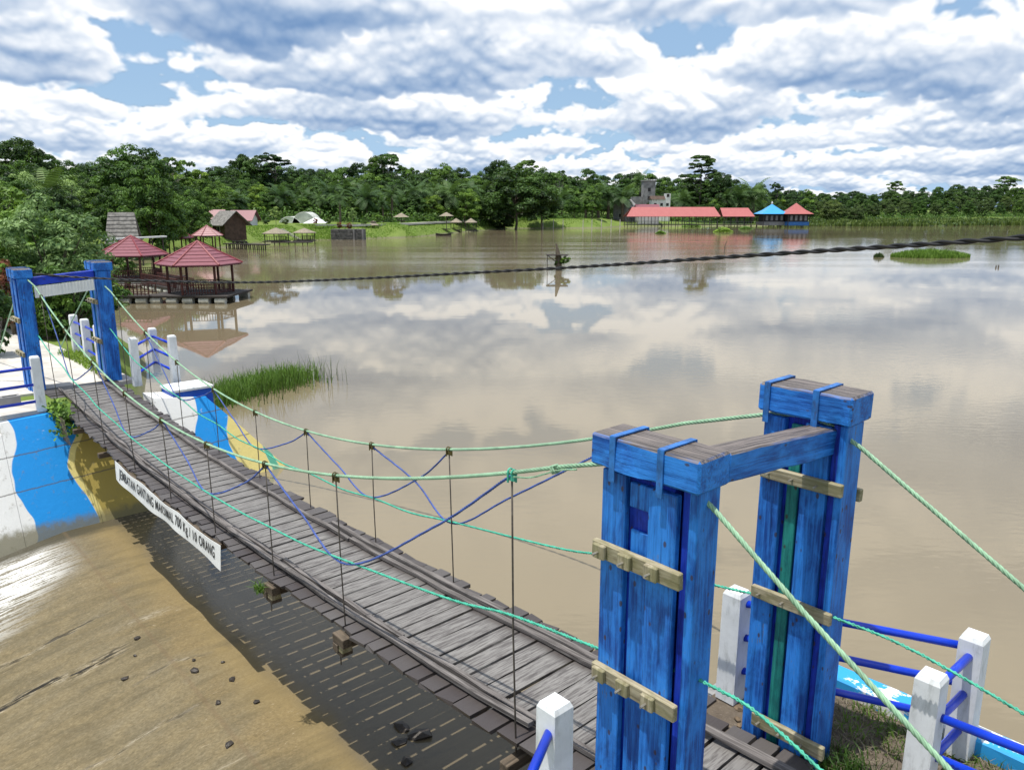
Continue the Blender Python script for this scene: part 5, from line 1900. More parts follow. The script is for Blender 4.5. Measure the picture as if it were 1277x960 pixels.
# ------------------------------------------------------------------ vegetation
def leaf_mesh(name, C, N, S, T, mat, aspect=1.9, rs=None, droop=None):
    """one rhombic leaf per row: centres C, normals N, sizes S, tones T"""
    n = len(C)
    rs = rs or np.random.RandomState(1)
    N = N / np.maximum(np.linalg.norm(N, axis=1, keepdims=True), 1e-6)
    r = rs.randn(n, 3)
    t = np.cross(N, r)
    t /= np.maximum(np.linalg.norm(t, axis=1, keepdims=True), 1e-6)
    b = np.cross(N, t)
    L, Wd = (S * 0.5 * aspect ** 0.5)[:, None], (S * 0.5 / aspect ** 0.5)[:, None]
    V = np.empty((n, 4, 3), np.float32)
    V[:, 0] = C - t * L
    V[:, 1] = C + b * Wd + N * L * 0.12
    V[:, 2] = C + t * L
    V[:, 3] = C - b * Wd + N * L * 0.12
    return quads(name, V, T, mat)


def quads(name, V, T, mat):
    n = len(V)
    me = bpy.data.meshes.new(name)
    me.vertices.add(n * 4)
    me.vertices.foreach_set('co', V.reshape(-1).astype(np.float32))
    me.loops.add(n * 4)
    me.loops.foreach_set('vertex_index', np.arange(n * 4, dtype=np.int32))
    me.polygons.add(n)
    me.polygons.foreach_set('loop_start', np.arange(0, n * 4, 4, dtype=np.int32))
    me.update(calc_edges=True)
    at = me.attributes.new('tone', 'FLOAT', 'POINT')
    at.data.foreach_set('value', np.repeat(np.clip(T, 0, 1), 4).astype(np.float32))
    me.materials.append(mat)
    return me


def sphere_dirs(rs, n):
    d = rs.randn(n, 3)
    return d / np.linalg.norm(d, axis=1, keepdims=True)


def crown(rs, centre, rad, nclump, nleaf, leaf, flat=1.0, clump=0.27, lump=0.25, low=-0.75):
    """clumps of leaves spread through an uneven crown; returns leaf arrays and clump centres"""
    d = sphere_dirs(rs, nclump * 3)
    d = d[d[:, 2] > low][:nclump]
    ph = rs.uniform(0, 6.28, 4)
    lumpy = 1 + lump * (np.sin(3 * np.arctan2(d[:, 1], d[:, 0]) + ph[0]) * 0.5 + np.sin(5 * d[:, 2] + ph[1]) * 0.3 + rs.uniform(-0.6, 0.6, len(d)))
    rr = np.minimum(rs.uniform(0.45, 1.0, len(d)) ** 0.6 * lumpy, 1.05)
    cc = np.array(centre) + d * rr[:, None] * np.array(rad)
    C, N, S, T = [], [], [], []
    base = np.mean(rad)
    for c in cc:
        k = int(nleaf * rs.uniform(0.6, 1.3))
        cr = base * clump * rs.uniform(0.7, 1.25)
        q = sphere_dirs(rs, k)
        q[:, 2] = np.abs(q[:, 2]) * 1.1 - 0.42
        rad_ = rs.uniform(0.55, 1.05, k)[:, None]
        C.append(c + q * rad_ * cr * np.array([1, 1, 0.75 * flat]))
        N.append(q + np.array([0, 0, 0.55]) + rs.randn(k, 3) * 0.45)
        S.append(leaf * rs.uniform(0.65, 1.35, k))
        T.append(np.clip(rs.uniform(0.05, 0.95) + rs.randn(k) * 0.18, 0, 1))
    return np.concatenate(C), np.concatenate(N), np.concatenate(S), np.concatenate(T), cc


def trunk_mb(rs, h, r, cc, nl=9, crook=0.4):
    mb = MB()
    pts = [Vector((0, 0, -0.6))]
    x = y = 0.0
    for i in range(1, 6):
        x += rs.uniform(-crook, crook) * 0.5
        y += rs.uniform(-crook, crook) * 0.5
        pts.append(Vector((x, y, h * i / 5)))
    mb.tube(pts, [r * (1 - 0.13 * i) for i in range(6)], 7)
    idx = rs.choice(len(cc), min(nl, len(cc)), replace=False)
    for i in idx:
        c = Vector(cc[i])
        t = rs.uniform(0.5, 1.0)
        s0 = pts[0].lerp(pts[-1], t) if t < 0.95 else pts[-1]
        mid = s0.lerp(c, 0.5) + Vector((0, 0, -0.08 * (c - s0).length))
        mb.tube([s0, mid, c], [r * 0.45, r * 0.28, r * 0.10], 5)
    return mb


PROTO = {}


def make_proto(key, seed, h, rad, cz, nclump, nleaf, leaf, mat, bark='bark', r=0.2, **kw):
    rs = np.random.RandomState(seed)
    C, N, S, T, cc = crown(rs, (0, 0, cz), rad, nclump, nleaf, leaf, **kw)
    cm = leaf_mesh('crown', C, N, S, T, MT[mat], rs=rs)
    mb = trunk_mb(rs, cz, r, cc)
    tm = mb.mesh('trunk')
    tm.materials.append(MT[bark])
    fix_normals(tm)
    PROTO[key] = (tm, cm, h)


def layered_proto(key, seed, h, layers, mat, leaf=0.5, bark='bark_pale', r=0.25):
    """emergent forest tree: separate leaf storeys with gaps"""
    rs = np.random.RandomState(seed)
    out = [[], [], [], [], []]
    for (dx, dy, z, rx, rz, n) in layers:
        q = crown(rs, (dx, dy, z), (rx, rx, rz), n, 150, leaf * 0.62, flat=0.8, clump=0.34)
        for o, a in zip(out, q):
            o.append(a)
    C, N, S, T, cc = (np.concatenate(o) for o in out)
    cm = leaf_mesh('crown', C, N, S, T, MT[mat], rs=rs)
    tm = trunk_mb(rs, h * 0.82, r, cc, 14, 0.5).mesh('trunk')
    tm.materials.append(MT[bark])
    fix_normals(tm)
    PROTO[key] = (tm, cm, h)


def palm_proto(key, seed, h, mat='leaf_palm', nf=30, fl=3.6):
    rs = np.random.RandomState(seed)
    V, T = [], []
    for f in range(nf):
        az, el = rs.uniform(0, 6.283), rs.uniform(-0.15, 1.35)
        L = fl * rs.uniform(0.8, 1.1)
        p = np.array([0, 0, h])
        d = np.array([math.cos(az) * math.cos(el), math.sin(az) * math.cos(el), math.sin(el)])
        tone = rs.uniform(0.2, 0.9)
        n = 13
        for i in range(n):
            side = np.cross(d, [0, 0, 1.0])
            side /= max(np.linalg.norm(side), 1e-6)
            q = p + d * L / n
            w = 0.75 * math.sin(math.pi * (0.12 + 0.86 * (i + .5) / n)) ** 0.7
            for s in (-1, 1):
                tip = side * s * w + np.array([0, 0, -0.45 * w]) + d * 0.30
                V.append([p, p + d * L / n * 0.55, p + d * L / n * 0.4 + tip, p + tip * 0.9])
                T.append(tone + rs.uniform(-.12, .12))
            p = q
            d = d + np.array([0, 0, -0.145])
            d /= np.linalg.norm(d)
    cm = quads('crown', np.array(V), np.array(T), MT[mat])
    mb = MB()
    mb.tube([(0, 0, -.6), (0.08, 0, h * .5), (0, 0, h + .1)], [0.34, 0.28, 0.24], 8)
    tm = mb.mesh('trunk')
    tm.materials.append(MT['bark'])
    fix_normals(tm)
    PROTO[key] = (tm, cm, h + 2.2)


make_proto('dark1', 1, 10, (4.2, 4.2, 4.0), 5.7, 92, 190, 0.27, 'leaf_dark')
make_proto('dark2', 2, 10, (3.6, 3.6, 4.5), 5.3, 88, 190, 0.26, 'leaf_dark')
make_proto('mid1', 3, 10, (4.4, 4.4, 4.0), 5.7, 92, 190, 0.27, 'leaf_mid')
make_proto('mid2', 4, 10, (3.6, 3.6, 4.6), 5.2, 88, 190, 0.26, 'leaf_mid', lump=0.3)
make_proto('lite1', 5, 10, (4.0, 4.0, 4.0), 5.7, 84, 190, 0.27, 'leaf_lite')
make_proto('olive1', 6, 10, (4.2, 4.2, 4.9), 4.9, 92, 170, 0.30, 'leaf_olive', low=-1.0)
make_proto('silver1', 7, 10, (3.8, 3.8, 3.4), 6.2, 60, 120, 0.30, 'leaf_silver', bark='bark_pale', lump=0.4)
make_proto('spindly', 8, 10, (2.6, 2.6, 1.7), 8.2, 16, 60, 0.40, 'leaf_mid', bark='bark_pale', r=0.13, lump=0.5)
layered_proto('emergent1', 11, 20, [(0, 0, 17.5, 3.0, 2.2, 26), (-1.6, .6, 14.2, 3.0, 1.6, 20), (2.0, -.5, 12.8, 3.0, 1.6, 20), (0, 0, 10.0, 4.0, 2.0, 26), (-.5, 0, 6.5, 4.2, 2.2, 24)], 'leaf_dark', 0.62)
layered_proto('emergent2', 12, 14, [(-1.2, 0, 12.3, 2.5, 1.2, 20), (1.8, .4, 11.2, 2.2, 1.0, 16), (-2.2, -.4, 9.6, 2.0, 0.9, 12), (.8, 0, 8.6, 2.6, 1.2, 18), (0, 0, 5.4, 3.2, 2.0, 24)], 'leaf_dark', 0.52)
layered_proto('emergent3', 13, 14, [(0, 0, 12.4, 3.4, 1.4, 26), (-2.4, .4, 10.4, 2.0, 0.9, 12), (2.4, -.4, 10.0, 2.2, 1.0, 14), (0, 0, 6.8, 3.0, 1.8, 22)], 'leaf_mid', 0.52)
palm_proto('palm1', 21, 4.2)
palm_proto('palm2', 22, 6.0, nf=26, fl=3.2)
# low shrubs: finer leaves
make_proto('shrub_d', 31, 2, (0.95, 0.95, 0.85), 1.05, 34, 60, 0.16, 'leaf_dark', r=0.06, low=-0.95)
make_proto('shrub_l', 32, 2, (1.0, 1.0, 0.85), 1.0, 34, 60, 0.16, 'leaf_lite', r=0.06, low=-0.95)
make_proto('shrub_r', 33, 2, (0.8, 0.8, 0.8), 1.15, 30, 60, 0.15, 'leaf_red', r=0.06, low=-0.9)
make_proto('shrub_o', 34, 2, (1.0, 1.0, 0.9), 1.0, 34, 60, 0.17, 'leaf_olive', r=0.06, low=-0.95)

vr = random.Random(99)


def plant(key, x, y, h, label, name='tree', cat='tree', group=None, wide=1.0, z=None):
    tm, cm, ph = PROTO[key]
    z = ground_z(x, y) if z is None else z
    s = h / ph
    M = Matrix.Translation((x, y, z)) @ Matrix.Rotation(vr.uniform(0, 6.283), 4, 'Z') @ Matrix.Diagonal((s * wide, s * wide, s, 1))
    root = bpy.data.objects.new(name, None)
    root.empty_display_size = 0.5
    link(root, None, M)
    tag(root, label, cat, group)
    for nm, me in (('trunk', tm), ('crown', cm)):
        o = bpy.data.objects.new(nm, me)
        COL.objects.link(o)
        o.parent = root
    return root


def interp(x, tab):
    return float(np.interp(x, [a for a, _ in tab], [b_ for _, b_ in tab]))


SKY = [(-80, 194), (0, 195), (40, 196), (80, 203), (120, 210), (160, 203), (200, 210), (240, 216), (280, 216), (320, 211), (360, 211), (400, 212), (440, 211), (480, 210), (520, 212), (560, 212), (600, 214), (640, 217), (700, 219), (760, 222), (800, 226), (860, 224), (910, 232), (960, 236), (1020, 237), (1080, 239), (1140, 236), (1200, 232), (1277, 230), (1350, 230)]
ROW0 = [(-80, 62), (0, 66), (60, 76), (120, 98), (200, 118), (260, 148), (340, 176), (450, 180), (520, 192), (580, 212), (640, 244), (700, 262), (780, 292), (900, 292), (1000, 318), (1100, 370), (1350, 400)]
FOREST_L = {'dark1': 'dark green broad tree', 'dark2': 'dark green upright tree', 'mid1': 'mid green broad tree', 'mid2': 'mid green upright tree', 'lite1': 'light green round tree',
            'olive1': 'olive green bushy tree', 'silver1': 'silvery pale leaved tree'}
PLACE = [(60, 'above the far tower'), (125, 'above the silvery bush'), (185, 'above the A-frame hut'), (255, 'above the raft gazebos'), (330, 'above the brown plank house'), (400, 'above the greenhouse and tent'), (470, 'above the rubble wall'),
         (540, 'above the left thatched umbrella'), (605, 'above the small water-edge gazebos'), (690, 'above the huge spreading dark tree'), (765, 'above the pole row'), (835, 'around the concrete tower'), (900, 'above the long red pavilion'), (1015, 'above the blue and red huts'),
         (1130, 'above the marsh shrubs'), (1220, 'above the grassy reed island'), (2000, 'at the right picture edge')]
DEPTH = ['in the front forest row', 'in the second forest row', 'in the middle forest row', 'in the back forest row', 'on the forest skyline']
rows = [0, 12, 27, 46, 74]
count = 0
for k, off in enumerate(rows):
    px = -70.0 + vr.uniform(0, 20)
    while px < 1345:
        Y = interp(px, ROW0) + off * (0.8 if px < 300 else 1.0) + vr.uniform(-4, 4)
        if px > 1020 and k in (2,):
            px += 40
            continue
        x = px_x(px, Y)
        g = ground_z(x, Y)
        ysky = interp(px, SKY)
        frac = (k + 1.0) / len(rows)
        ytop = 276 + (ysky - 276) * (0.34 + 0.66 * frac ** 0.8) + vr.uniform(-4, 6)
        if k == len(rows) - 1:
            ytop = ysky - 3 + vr.uniform(-5, 5)
        if px > 1020:
            ytop = 257 + (ysky - 257) * frac + vr.uniform(-2, 2.5)
        ztop = pix(px, ytop, Y).z
        h = ztop - g
        if h < 3.0:
            px += 20
            continue
        h = min(h, 21)
        if px < 330:
            key = vr.choice(['dark1', 'mid1', 'mid2', 'mid1', 'lite1', 'dark2', 'lite1'] + (['silver1', 'lite1'] if k < 3 else []))
        elif px < 1020:
            key = vr.choice(['dark1', 'dark2', 'mid1', 'mid2', 'mid2', 'lite1'])
        else:
            key = vr.choice(['olive1', 'olive1', 'mid2']) if k < 2 else vr.choice(['dark1', 'dark2', 'mid2', 'dark1'])
        wide = vr.uniform(0.85, 1.15)
        if h > 13:
            wide *= 0.80
        where = next(t for lim, t in PLACE if px < lim)
        plant(key, x, Y, h, FOREST_L[key] + ' ' + DEPTH[k] + ' ' + where, group=FOREST_L[key] + 's ' + where + ', ' + DEPTH[k], wide=wide)
        count += 1
        px += max(19, 0.60 * 0.74 * h * wide * 962 / Y) * vr.uniform(0.88, 1.22)

special = [
    ('emergent1', 870, 300, 192, 'tall dark layered tree towering over the forest behind the red pavilions', 1.25),
    ('dark1', 897, 296, 218, 'dark round tree at the right foot of the tallest forest tree', 0.9),
    ('dark1', 44, 118, 176, 'round dark treetop standing out above the left skyline', 0.8),
    ('mid1', 178, 128, 184, 'broad mid green treetop on the left skyline', 1.1),
    ('spindly', 223, 140, 193, 'thin bare-stemmed tree with a sparse top on the left skyline', 1.0),
    ('dark2', 312, 215, 189, 'dark tree with a peaked top on the skyline above the brown house', 0.8),
    ('emergent2', 346, 218, 189, 'dark layered tree with open storeys right of the peaked one on the skyline', 1.15),
    ('emergent3', 487, 236, 192, 'pale topped layered tree above the middle skyline', 0.9),
    ('mid2', 473, 240, 198, 'narrow peaked treetop beside the pale topped tree on the middle skyline', 0.6),
    ('dark1', 622, 268, 202, 'round crowned dark tree on the skyline above the twin water-edge gazebos', 0.8),
    ('emergent3', 655, 275, 200, 'flat topped open tree on the skyline right of centre', 0.9),
    ('spindly', 697, 300, 211, 'small open treetop poking above the skyline right of centre', 0.9),
    ('dark1', 645, 222, 212, 'huge dark spreading tree at the water behind the grass bank', 1.25),
    ('dark2', 612, 226, 222, 'dark dense tree left of the huge spreading tree', 1.0),
    ('dark2', 676, 236, 226, 'dark dense tree right of the huge spreading tree', 1.0),
    ('lite1', 581, 203, 236, 'bright green round tree behind the small water-edge gazebos', 1.0),
    ('mid2', 190, 90, 213, 'leafy mid green tree standing above the raft gazebos', 0.85),
    ('lite1', 205, 94, 232, 'light green leafy tree right of the A-frame hut', 0.85),
    ('mid1', 150, 92, 232, 'mid green tree behind the A-frame hut', 0.8),
    ('lite1', 238, 104, 250, 'low bright tree behind the bank pavilions', 0.9),
    ('mid2', 246, 112, 240, 'mid green tree behind the faded pink pavilion', 0.8),
    ('silver1', 345, 152, 258, 'silvery small tree left of the greenhouse', 0.8),
    ('silver1', 441, 156, 260, 'silvery small tree behind the rubble wall', 0.7),
    ('lite1', 738, 256, 236, 'light green tree at the far shore left of the grey house', 0.9),
    ('mid1', 716, 252, 246, 'low mid green tree at the far shore behind the pole row', 0.9),
    ('olive1', 1036, 296, 252, 'rounded shrub tree alone in the marsh, the left one', 1.3),
    ('olive1', 1066, 302, 258, 'rounded shrub tree alone in the marsh, the right one', 1.2),
    ('emergent2', 966, 330, 226, 'open topped tree on the skyline above the blue roofed hut', 0.7),
    ('emergent3', 1113, 470, 226, 'flat crowned tree on the right skyline, leftmost bump', 1.0),
    ('emergent3', 1250, 470, 220, 'domed treetop highest on the right skyline', 1.2),
]
for key, px, Y, ytop, lb, wide in special:
    x = px_x(px, Y)
    g = ground_z(x, Y)
    h = pix(px, ytop, Y).z - g
    plant(key, x, Y, h, lb, wide=wide)
palms = [(352, 185, 232), (372, 190, 240), (447, 186, 240), (468, 200, 234), (490, 205, 232), (585, 230, 226), (700, 262, 236), (712, 266, 240), (746, 268, 234), (850, 300, 238), (425, 168, 238), (436, 190, 228), (458, 196, 232), (478, 178, 246), (520, 200, 226), (548, 205, 232), (400, 186, 240), (384, 196, 236), (505, 196, 238), (536, 214, 230), (562, 222, 228), (414, 205, 225),
         (730, 262, 238), (758, 270, 228), (776, 268, 232), (797, 300, 213), (918, 292, 232), (937, 296, 226), (905, 300, 236), (600, 236, 230), (70, 100, 215), (330, 190, 236), (296, 165, 238)]
for i, (px, Y, ytop) in enumerate(palms):
    if i not in (10, 13, 25):
        Y = min(Y, interp(px, ROW0) - 3 + (i % 4) * 4)
    x = px_x(px, Y)
    g = ground_z(x, Y)
    tall = i in (25,)
    plant('palm2' if i % 3 == 1 or tall else 'palm1', x, Y, max(4.5, pix(px, ytop, Y).z - g),
          'tall palm beside the bare concrete tower' if tall else 'feathery oil palm ' + ('low ' if i % 3 != 1 else 'tall ') + 'among trees ' + next(t for lim, t in PLACE if px < lim), 'palm_tree', 'palm', None if tall else 'oil palms ' + next(t for lim, t in PLACE if px < lim), wide=0.8 if tall else vr.uniform(.9, 1.1))

# trimmed shrubs and garden bushes on the bank
shr = [('shrub_d', 333, 150, 280, 'dark ball shrub at the left end of the garden row'), ('shrub_o', 357, 152, 279, 'yellowish ball shrub before the greenhouse'), ('shrub_r', 394, 153, 277, 'reddish ball shrub before the white tent'),
       ('shrub_r', 424, 152, 278, 'reddish ball shrub above the rubble wall, left one'), ('shrub_r', 436, 153, 278, 'reddish ball shrub above the rubble wall, right one'), ('shrub_l', 455, 158, 272, 'light bush right of the rubble wall'),
       ('shrub_l', 472, 170, 265, 'light bush left of the low thatched umbrella'), ('shrub_l', 523, 186, 265, 'light bush between the two thatched umbrellas'), ('shrub_o', 628, 224, 260, 'rounded pale bush under the huge spreading tree'), ('shrub_l', 536, 186, 267, 'bright bush left of the right thatched umbrella'),
       ('shrub_o', 409, 154, 279, 'olive bush right of the white tent')]
for key, px, Y, ytop, lb in shr:
    x = px_x(px, Y)
    g = ground_z(x, Y)
    plant(key, x, Y, max(1.2, pix(px, ytop, Y).z - g), lb, 'shrub', 'shrub', wide=1.1)

# undergrowth along the forest edge: nobody could count it
rs = np.random.RandomState(77)
n = 60000
pxs = rs.uniform(-70, 1345, n)
Y = np.interp(pxs, [a for a, _ in ROW0], [b_ for _, b_ in ROW0]) + rs.uniform(-9, 16, n)
xs = (pxs - 638.5) / F_PX * (Y * math.cos(PITCH) + 4.6 * math.sin(PITCH))
gz = land_height(np.column_stack([xs, Y]))
blob = np.sin(xs * 0.7) * np.sin(Y * 0.5 + xs * .2) * 0.5 + 0.5
hz = rs.uniform(0, 1, n) ** 1.5 * (1.0 + 2.4 * blob)
C = np.column_stack([xs, Y, gz + hz])
sel = gz > -1.7
N = rs.randn(n, 3) * 0.6 + np.array([0, -0.4, 0.8])
me = leaf_mesh('undergrowth', C[sel], N[sel], rs.uniform(0.25, 0.6, n)[sel], np.clip(0.25 + 0.5 * blob + rs.randn(n) * .15, 0, 1)[sel], MT['leaf_mid'], rs=rs)
tag(link(bpy.data.objects.new('undergrowth', me)), 'leafy undergrowth along the foot of the far forest', 'undergrowth', kind='stuff')


def blades(name, P, H, lean, width, T, mat, rs, label, cat):
    """upright grass or reed blades; each blade is two quads, bent"""
    n = len(P)
    az = rs.uniform(0, 6.283, n)
    ln = lean * rs.uniform(0.2, 1.0, n)
    d = np.column_stack([np.cos(az) * ln, np.sin(az) * ln, np.zeros(n)])
    fa = rs.uniform(0, 6.283, n)
    s = np.column_stack([np.cos(fa), np.sin(fa), np.zeros(n)]) * (width * rs.uniform(0.6, 1.3, n))[:, None]
    up = np.array([0, 0, 1.0])
    p1 = P + d * (H * 0.35)[:, None] + up * (H * 0.6)[:, None]
    p2 = P + d * H[:, None] + up * (H * (1 - 0.25 * ln))[:, None]
    V = np.empty((2 * n, 4, 3))
    V[:n, 0], V[:n, 1], V[:n, 2], V[:n, 3] = P - s, P + s, p1 + s * .8, p1 - s * .8
    V[n:, 0], V[n:, 1], V[n:, 2], V[n:, 3] = p1 - s * .8, p1 + s * .8, p2 + s * .1, p2 - s * .1
    me = quads(name, V, np.concatenate([T, T]), MT[mat])
    o = link(bpy.data.objects.new(name, me))
    return tag(o, label, cat, kind='stuff')


# marsh at the far right shore
n = 17000
xs = rs.uniform(88, 340, n)
sh = np.interp(xs, [p[0] for p in SHORE], [p[1] for p in SHORE])
Y = sh - 5 + rs.uniform(0, 1, n) ** 1.3 * 75 + 4 * np.sin(xs * 0.09) + 3 * np.sin(xs * .31)
H = 0.7 + 1.1 * (0.5 + 0.5 * np.sin(xs * 0.13 + 1) * np.sin(Y * 0.11)) + rs.uniform(0, .5, n)
zz = np.maximum(land_height(np.column_stack([xs, Y])), WATER - .1)
blades('marsh_reeds', np.column_stack([xs, Y, zz - .1]), H, 0.5, 0.3, rs.uniform(0, 1, n), 'leaf_olive', rs, 'olive green marsh reeds along the far right shore', 'reeds')
n = 9000
xs = rs.uniform(88, 340, n)
sh = np.interp(xs, [p[0] for p in SHORE], [p[1] for p in SHORE])
Y = sh - 3 + rs.uniform(0, 1, n) * 80
zz = np.maximum(land_height(np.column_stack([xs, Y])), WATER - .1)
me = leaf_mesh('marsh_scrub', np.column_stack([xs, Y, zz + rs.uniform(0.1, 1.6, n) * (0.5 + 0.5 * np.sin(xs * .21) * np.sin(Y * .17))]), rs.randn(n, 3) * .5 + [0, -.4, .7], rs.uniform(.5, 1.1, n), rs.uniform(0, 1, n), MT['leaf_olive'], rs=rs)
tag(link(bpy.data.objects.new('marsh_scrub', me)), 'low olive scrub spread through the marsh', 'scrub', kind='stuff')
# grass on the far bank
n = 24000
t = rs.uniform(9.0, 15.99, n)
i = t.astype(int)
f = (t - i)[:, None]
SA = np.array(SHORE)
base = SA[i] * (1 - f) + SA[i + 1] * f
seg = SA[i + 1] - SA[i]
nrm = np.column_stack([-seg[:, 1], seg[:, 0]]) / np.linalg.norm(seg, axis=1)[:, None]
Q = base + nrm * rs.uniform(0.3, 9.5, n)[:, None]
zz = land_height(Q)
ok = zz > -1.85
blades('bank_grass', np.column_stack([Q, zz - .03])[ok], rs.uniform(.06, .22, n)[ok], 0.8, 0.10, rs.uniform(0.3, 1, n)[ok], 'grass', rs, 'bright green grass on the far bank slope', 'grass')

# weeds and reeds in the near-left water
def in_tri_band(n, pts, w):
    t = rs.uniform(0, len(pts) - 1.001, n)
    i = t.astype(int)
    f = (t - i)[:, None]
    A = np.array(pts)
    return A[i] * (1 - f) + A[i + 1] * f + rs.randn(n, 2) * w


n = 5200
Q = in_tri_band(n, [(-9.6, 20.0), (-9.0, 21.6), (-8.2, 23.4), (-7.2, 25.2)], 0.42)
blades('reeds', np.column_stack([Q, np.full(n, WATER - .05)]), rs.uniform(.25, .75, n), 0.55, 0.013, rs.uniform(0.2, 1, n), 'grass', rs, 'bright green reeds growing in the water beside the far abutment', 'reeds')
n = 260
Q = in_tri_band(n, [(-8.4, 21.6), (-7.2, 24.0), (-6.3, 25.4)], 0.5)
blades('reeds', np.column_stack([Q, np.full(n, WATER - .05)]), rs.uniform(.4, 1.0, n), 0.25, 0.008, rs.uniform(0, .6, n), 'leaf_olive', rs, 'thin sparse reed stalks at the water edge of the green reeds', 'reeds')
n = 6500
uu, vv_ = rs.uniform(14.6, 19.0, n), rs.uniform(1.0, 4.0, n)
Q = np.array([[O0.x + AX.x * a + PV.x * b_, O0.y + AX.y * a + PV.y * b_] for a, b_ in zip(uu, vv_)])
zz = land_height(Q)
ok = zz > -1.9
blades('verge_grass', np.column_stack([Q, zz - .02])[ok], rs.uniform(.06, .28, n)[ok], 0.7, 0.012, rs.uniform(0, 1, n)[ok], 'grass', rs, 'green verge grass round the far railing corner', 'grass')
n = 1500
uu, vv_ = rs.uniform(16.6, 20.5, n), rs.uniform(0.55, 1.0, n)
Q = np.array([[O0.x + AX.x * a + PV.x * b_, O0.y + AX.y * a + PV.y * b_] for a, b_ in zip(uu, vv_)])
blades('verge_grass', np.column_stack([Q, np.full(n, -0.03)]), rs.uniform(.05, .2, n), 0.8, 0.010, rs.uniform(0, 1, n), 'grass', rs, 'short grass at the foot of the railing along the far path', 'grass')
n = 3800
uu, vv_ = rs.uniform(-2.5, 0.3, n), rs.uniform(0.85, 1.6, n)
Q = np.array([[O0.x + AX.x * a + PV.x * b_, O0.y + AX.y * a + PV.y * b_] for a, b_ in zip(uu, vv_)])
blades('dry_grass', np.column_stack([Q, np.full(n, -0.09)]), rs.uniform(.03, .12, n), 1.4, 0.004, rs.uniform(0, 1, n), 'grass_dry', rs, 'dry straw and litter on the soil behind the near tower', 'grass')
n = 900
uu, vv_ = rs.uniform(-1.6, -0.1, n), rs.uniform(1.1, 1.55, n)
Q = np.array([[O0.x + AX.x * a + PV.x * b_, O0.y + AX.y * a + PV.y * b_] for a, b_ in zip(uu, vv_)])
blades('weeds', np.column_stack([Q, np.full(n, -0.09)]), rs.uniform(.04, .14, n), 0.9, 0.005, rs.uniform(0, .6, n), 'grass', rs, 'small green weeds along the painted kerb', 'weeds')
n = 500
Q = np.array([[O0.x + AX.x * a + PV.x * b_, O0.y + AX.y * a + PV.y * b_] for a, b_ in zip(rs.normal(-0.36, .12, n), rs.normal(0.72, .10, n))])
blades('weeds', np.column_stack([Q, np.full(n, -0.09)]), rs.uniform(.05, .20, n), 0.8, 0.005, rs.uniform(0, .5, n), 'leaf_mid', rs, 'dark weeds at the foot of the near right post', 'weeds')

# reed islands in the lake
def island(pxa, pxb, py, h, n, label, mat='grass'):
    Yc = 5.55 / ((py - 262) / 1012.0)
    x0, x1 = px_x(pxa, Yc), px_x(pxb, Yc)
    a = rs.uniform(0, 6.283, n)
    r = np.sqrt(rs.uniform(0, 1, n))
    P = np.column_stack([(x0 + x1) / 2 + (x1 - x0) / 2 * r * np.cos(a), Yc + min(2.4, (x1 - x0) * .25) * r * np.sin(a), np.full(n, WATER - .05)])
    H = h * (1 - 0.55 * r ** 2) * rs.uniform(.6, 1.1, n)
    blades('reed_island', P, H, 0.4, 0.045, rs.uniform(0, 1, n), mat, rs, label, 'reeds')


island(1112, 1209, 322.5, 1.15, 5200, 'grassy reed island standing in the right of the lake')
island(1090, 1103, 322.5, 0.7, 260, 'small tuft of reeds left of the grassy island', 'leaf_olive')
for px, py, w, lb in ((862, 283.5, 12, 'floating bright green weed mat before the long pavilion'), (902, 290.5, 12, 'flat floating weed mat below the short red pavilion'), (930, 287, 8, 'small floating weed mat below the blue roofed hut'), (824, 292.5, 6, 'tiny floating weed patch before the long pavilion')):
    Yc = 5.55 / ((py - 262) / 1012.0)
    n = 900
    a, r = rs.uniform(0, 6.283, n), np.sqrt(rs.uniform(0, 1, n))
    x = px_x(px, Yc)
    W_ = w * Yc / 962
    P = np.column_stack([x + W_ * r * np.cos(a), Yc + W_ * .5 * r * np.sin(a), WATER + (1 - r ** 2) * 0.10 * w * rs.uniform(.2, 1, n)])
    me = leaf_mesh('weed_mat', P, rs.randn(n, 3) * .3 + [0, -.3, 1], rs.uniform(.25, .6, n), rs.uniform(.4, 1, n), MT['leaf_lite'], rs=rs)
    tag(link(bpy.data.objects.new('weed_mat', me)), lb, 'weeds', kind='stuff')

# near-left garden behind the far tower: finer leaves
def bush(key, seed, c, rad, mat, nclump, nleaf, leaf, label, aspect=2.2, name='bush'):
    q = np.random.RandomState(seed)
    C, N, S, T, cc = crown(q, (0, 0, rad[2] * 0.95), rad, nclump, nleaf, leaf, low=-0.95, lump=0.35, clump=0.27)
    root = empty(name, c, label, 'bush')
    me = leaf_mesh('foliage', C, N, S, T, MT[mat], aspect, q)
    o = bpy.data.objects.new('foliage', me)
    COL.objects.link(o)
    o.parent = root
    mb = MB()
    for i in q.choice(len(cc), 14, replace=False):
        p = Vector(cc[i])
        mb.tube([Vector((0, 0, -.2)), Vector((p.x * .3, p.y * .3, p.z * .5)), p], [0.05, 0.03, 0.01], 5)
    tm = mb.mesh('stems')
    tm.materials.append(MT['bark'])
    o = bpy.data.objects.new('stems', tm)
    COL.objects.link(o)
    o.parent = root


def gpos(px, Y, dz=0.0):
    x = px_x(px, Y)
    return (x, Y, ground_z(x, Y) + dz)


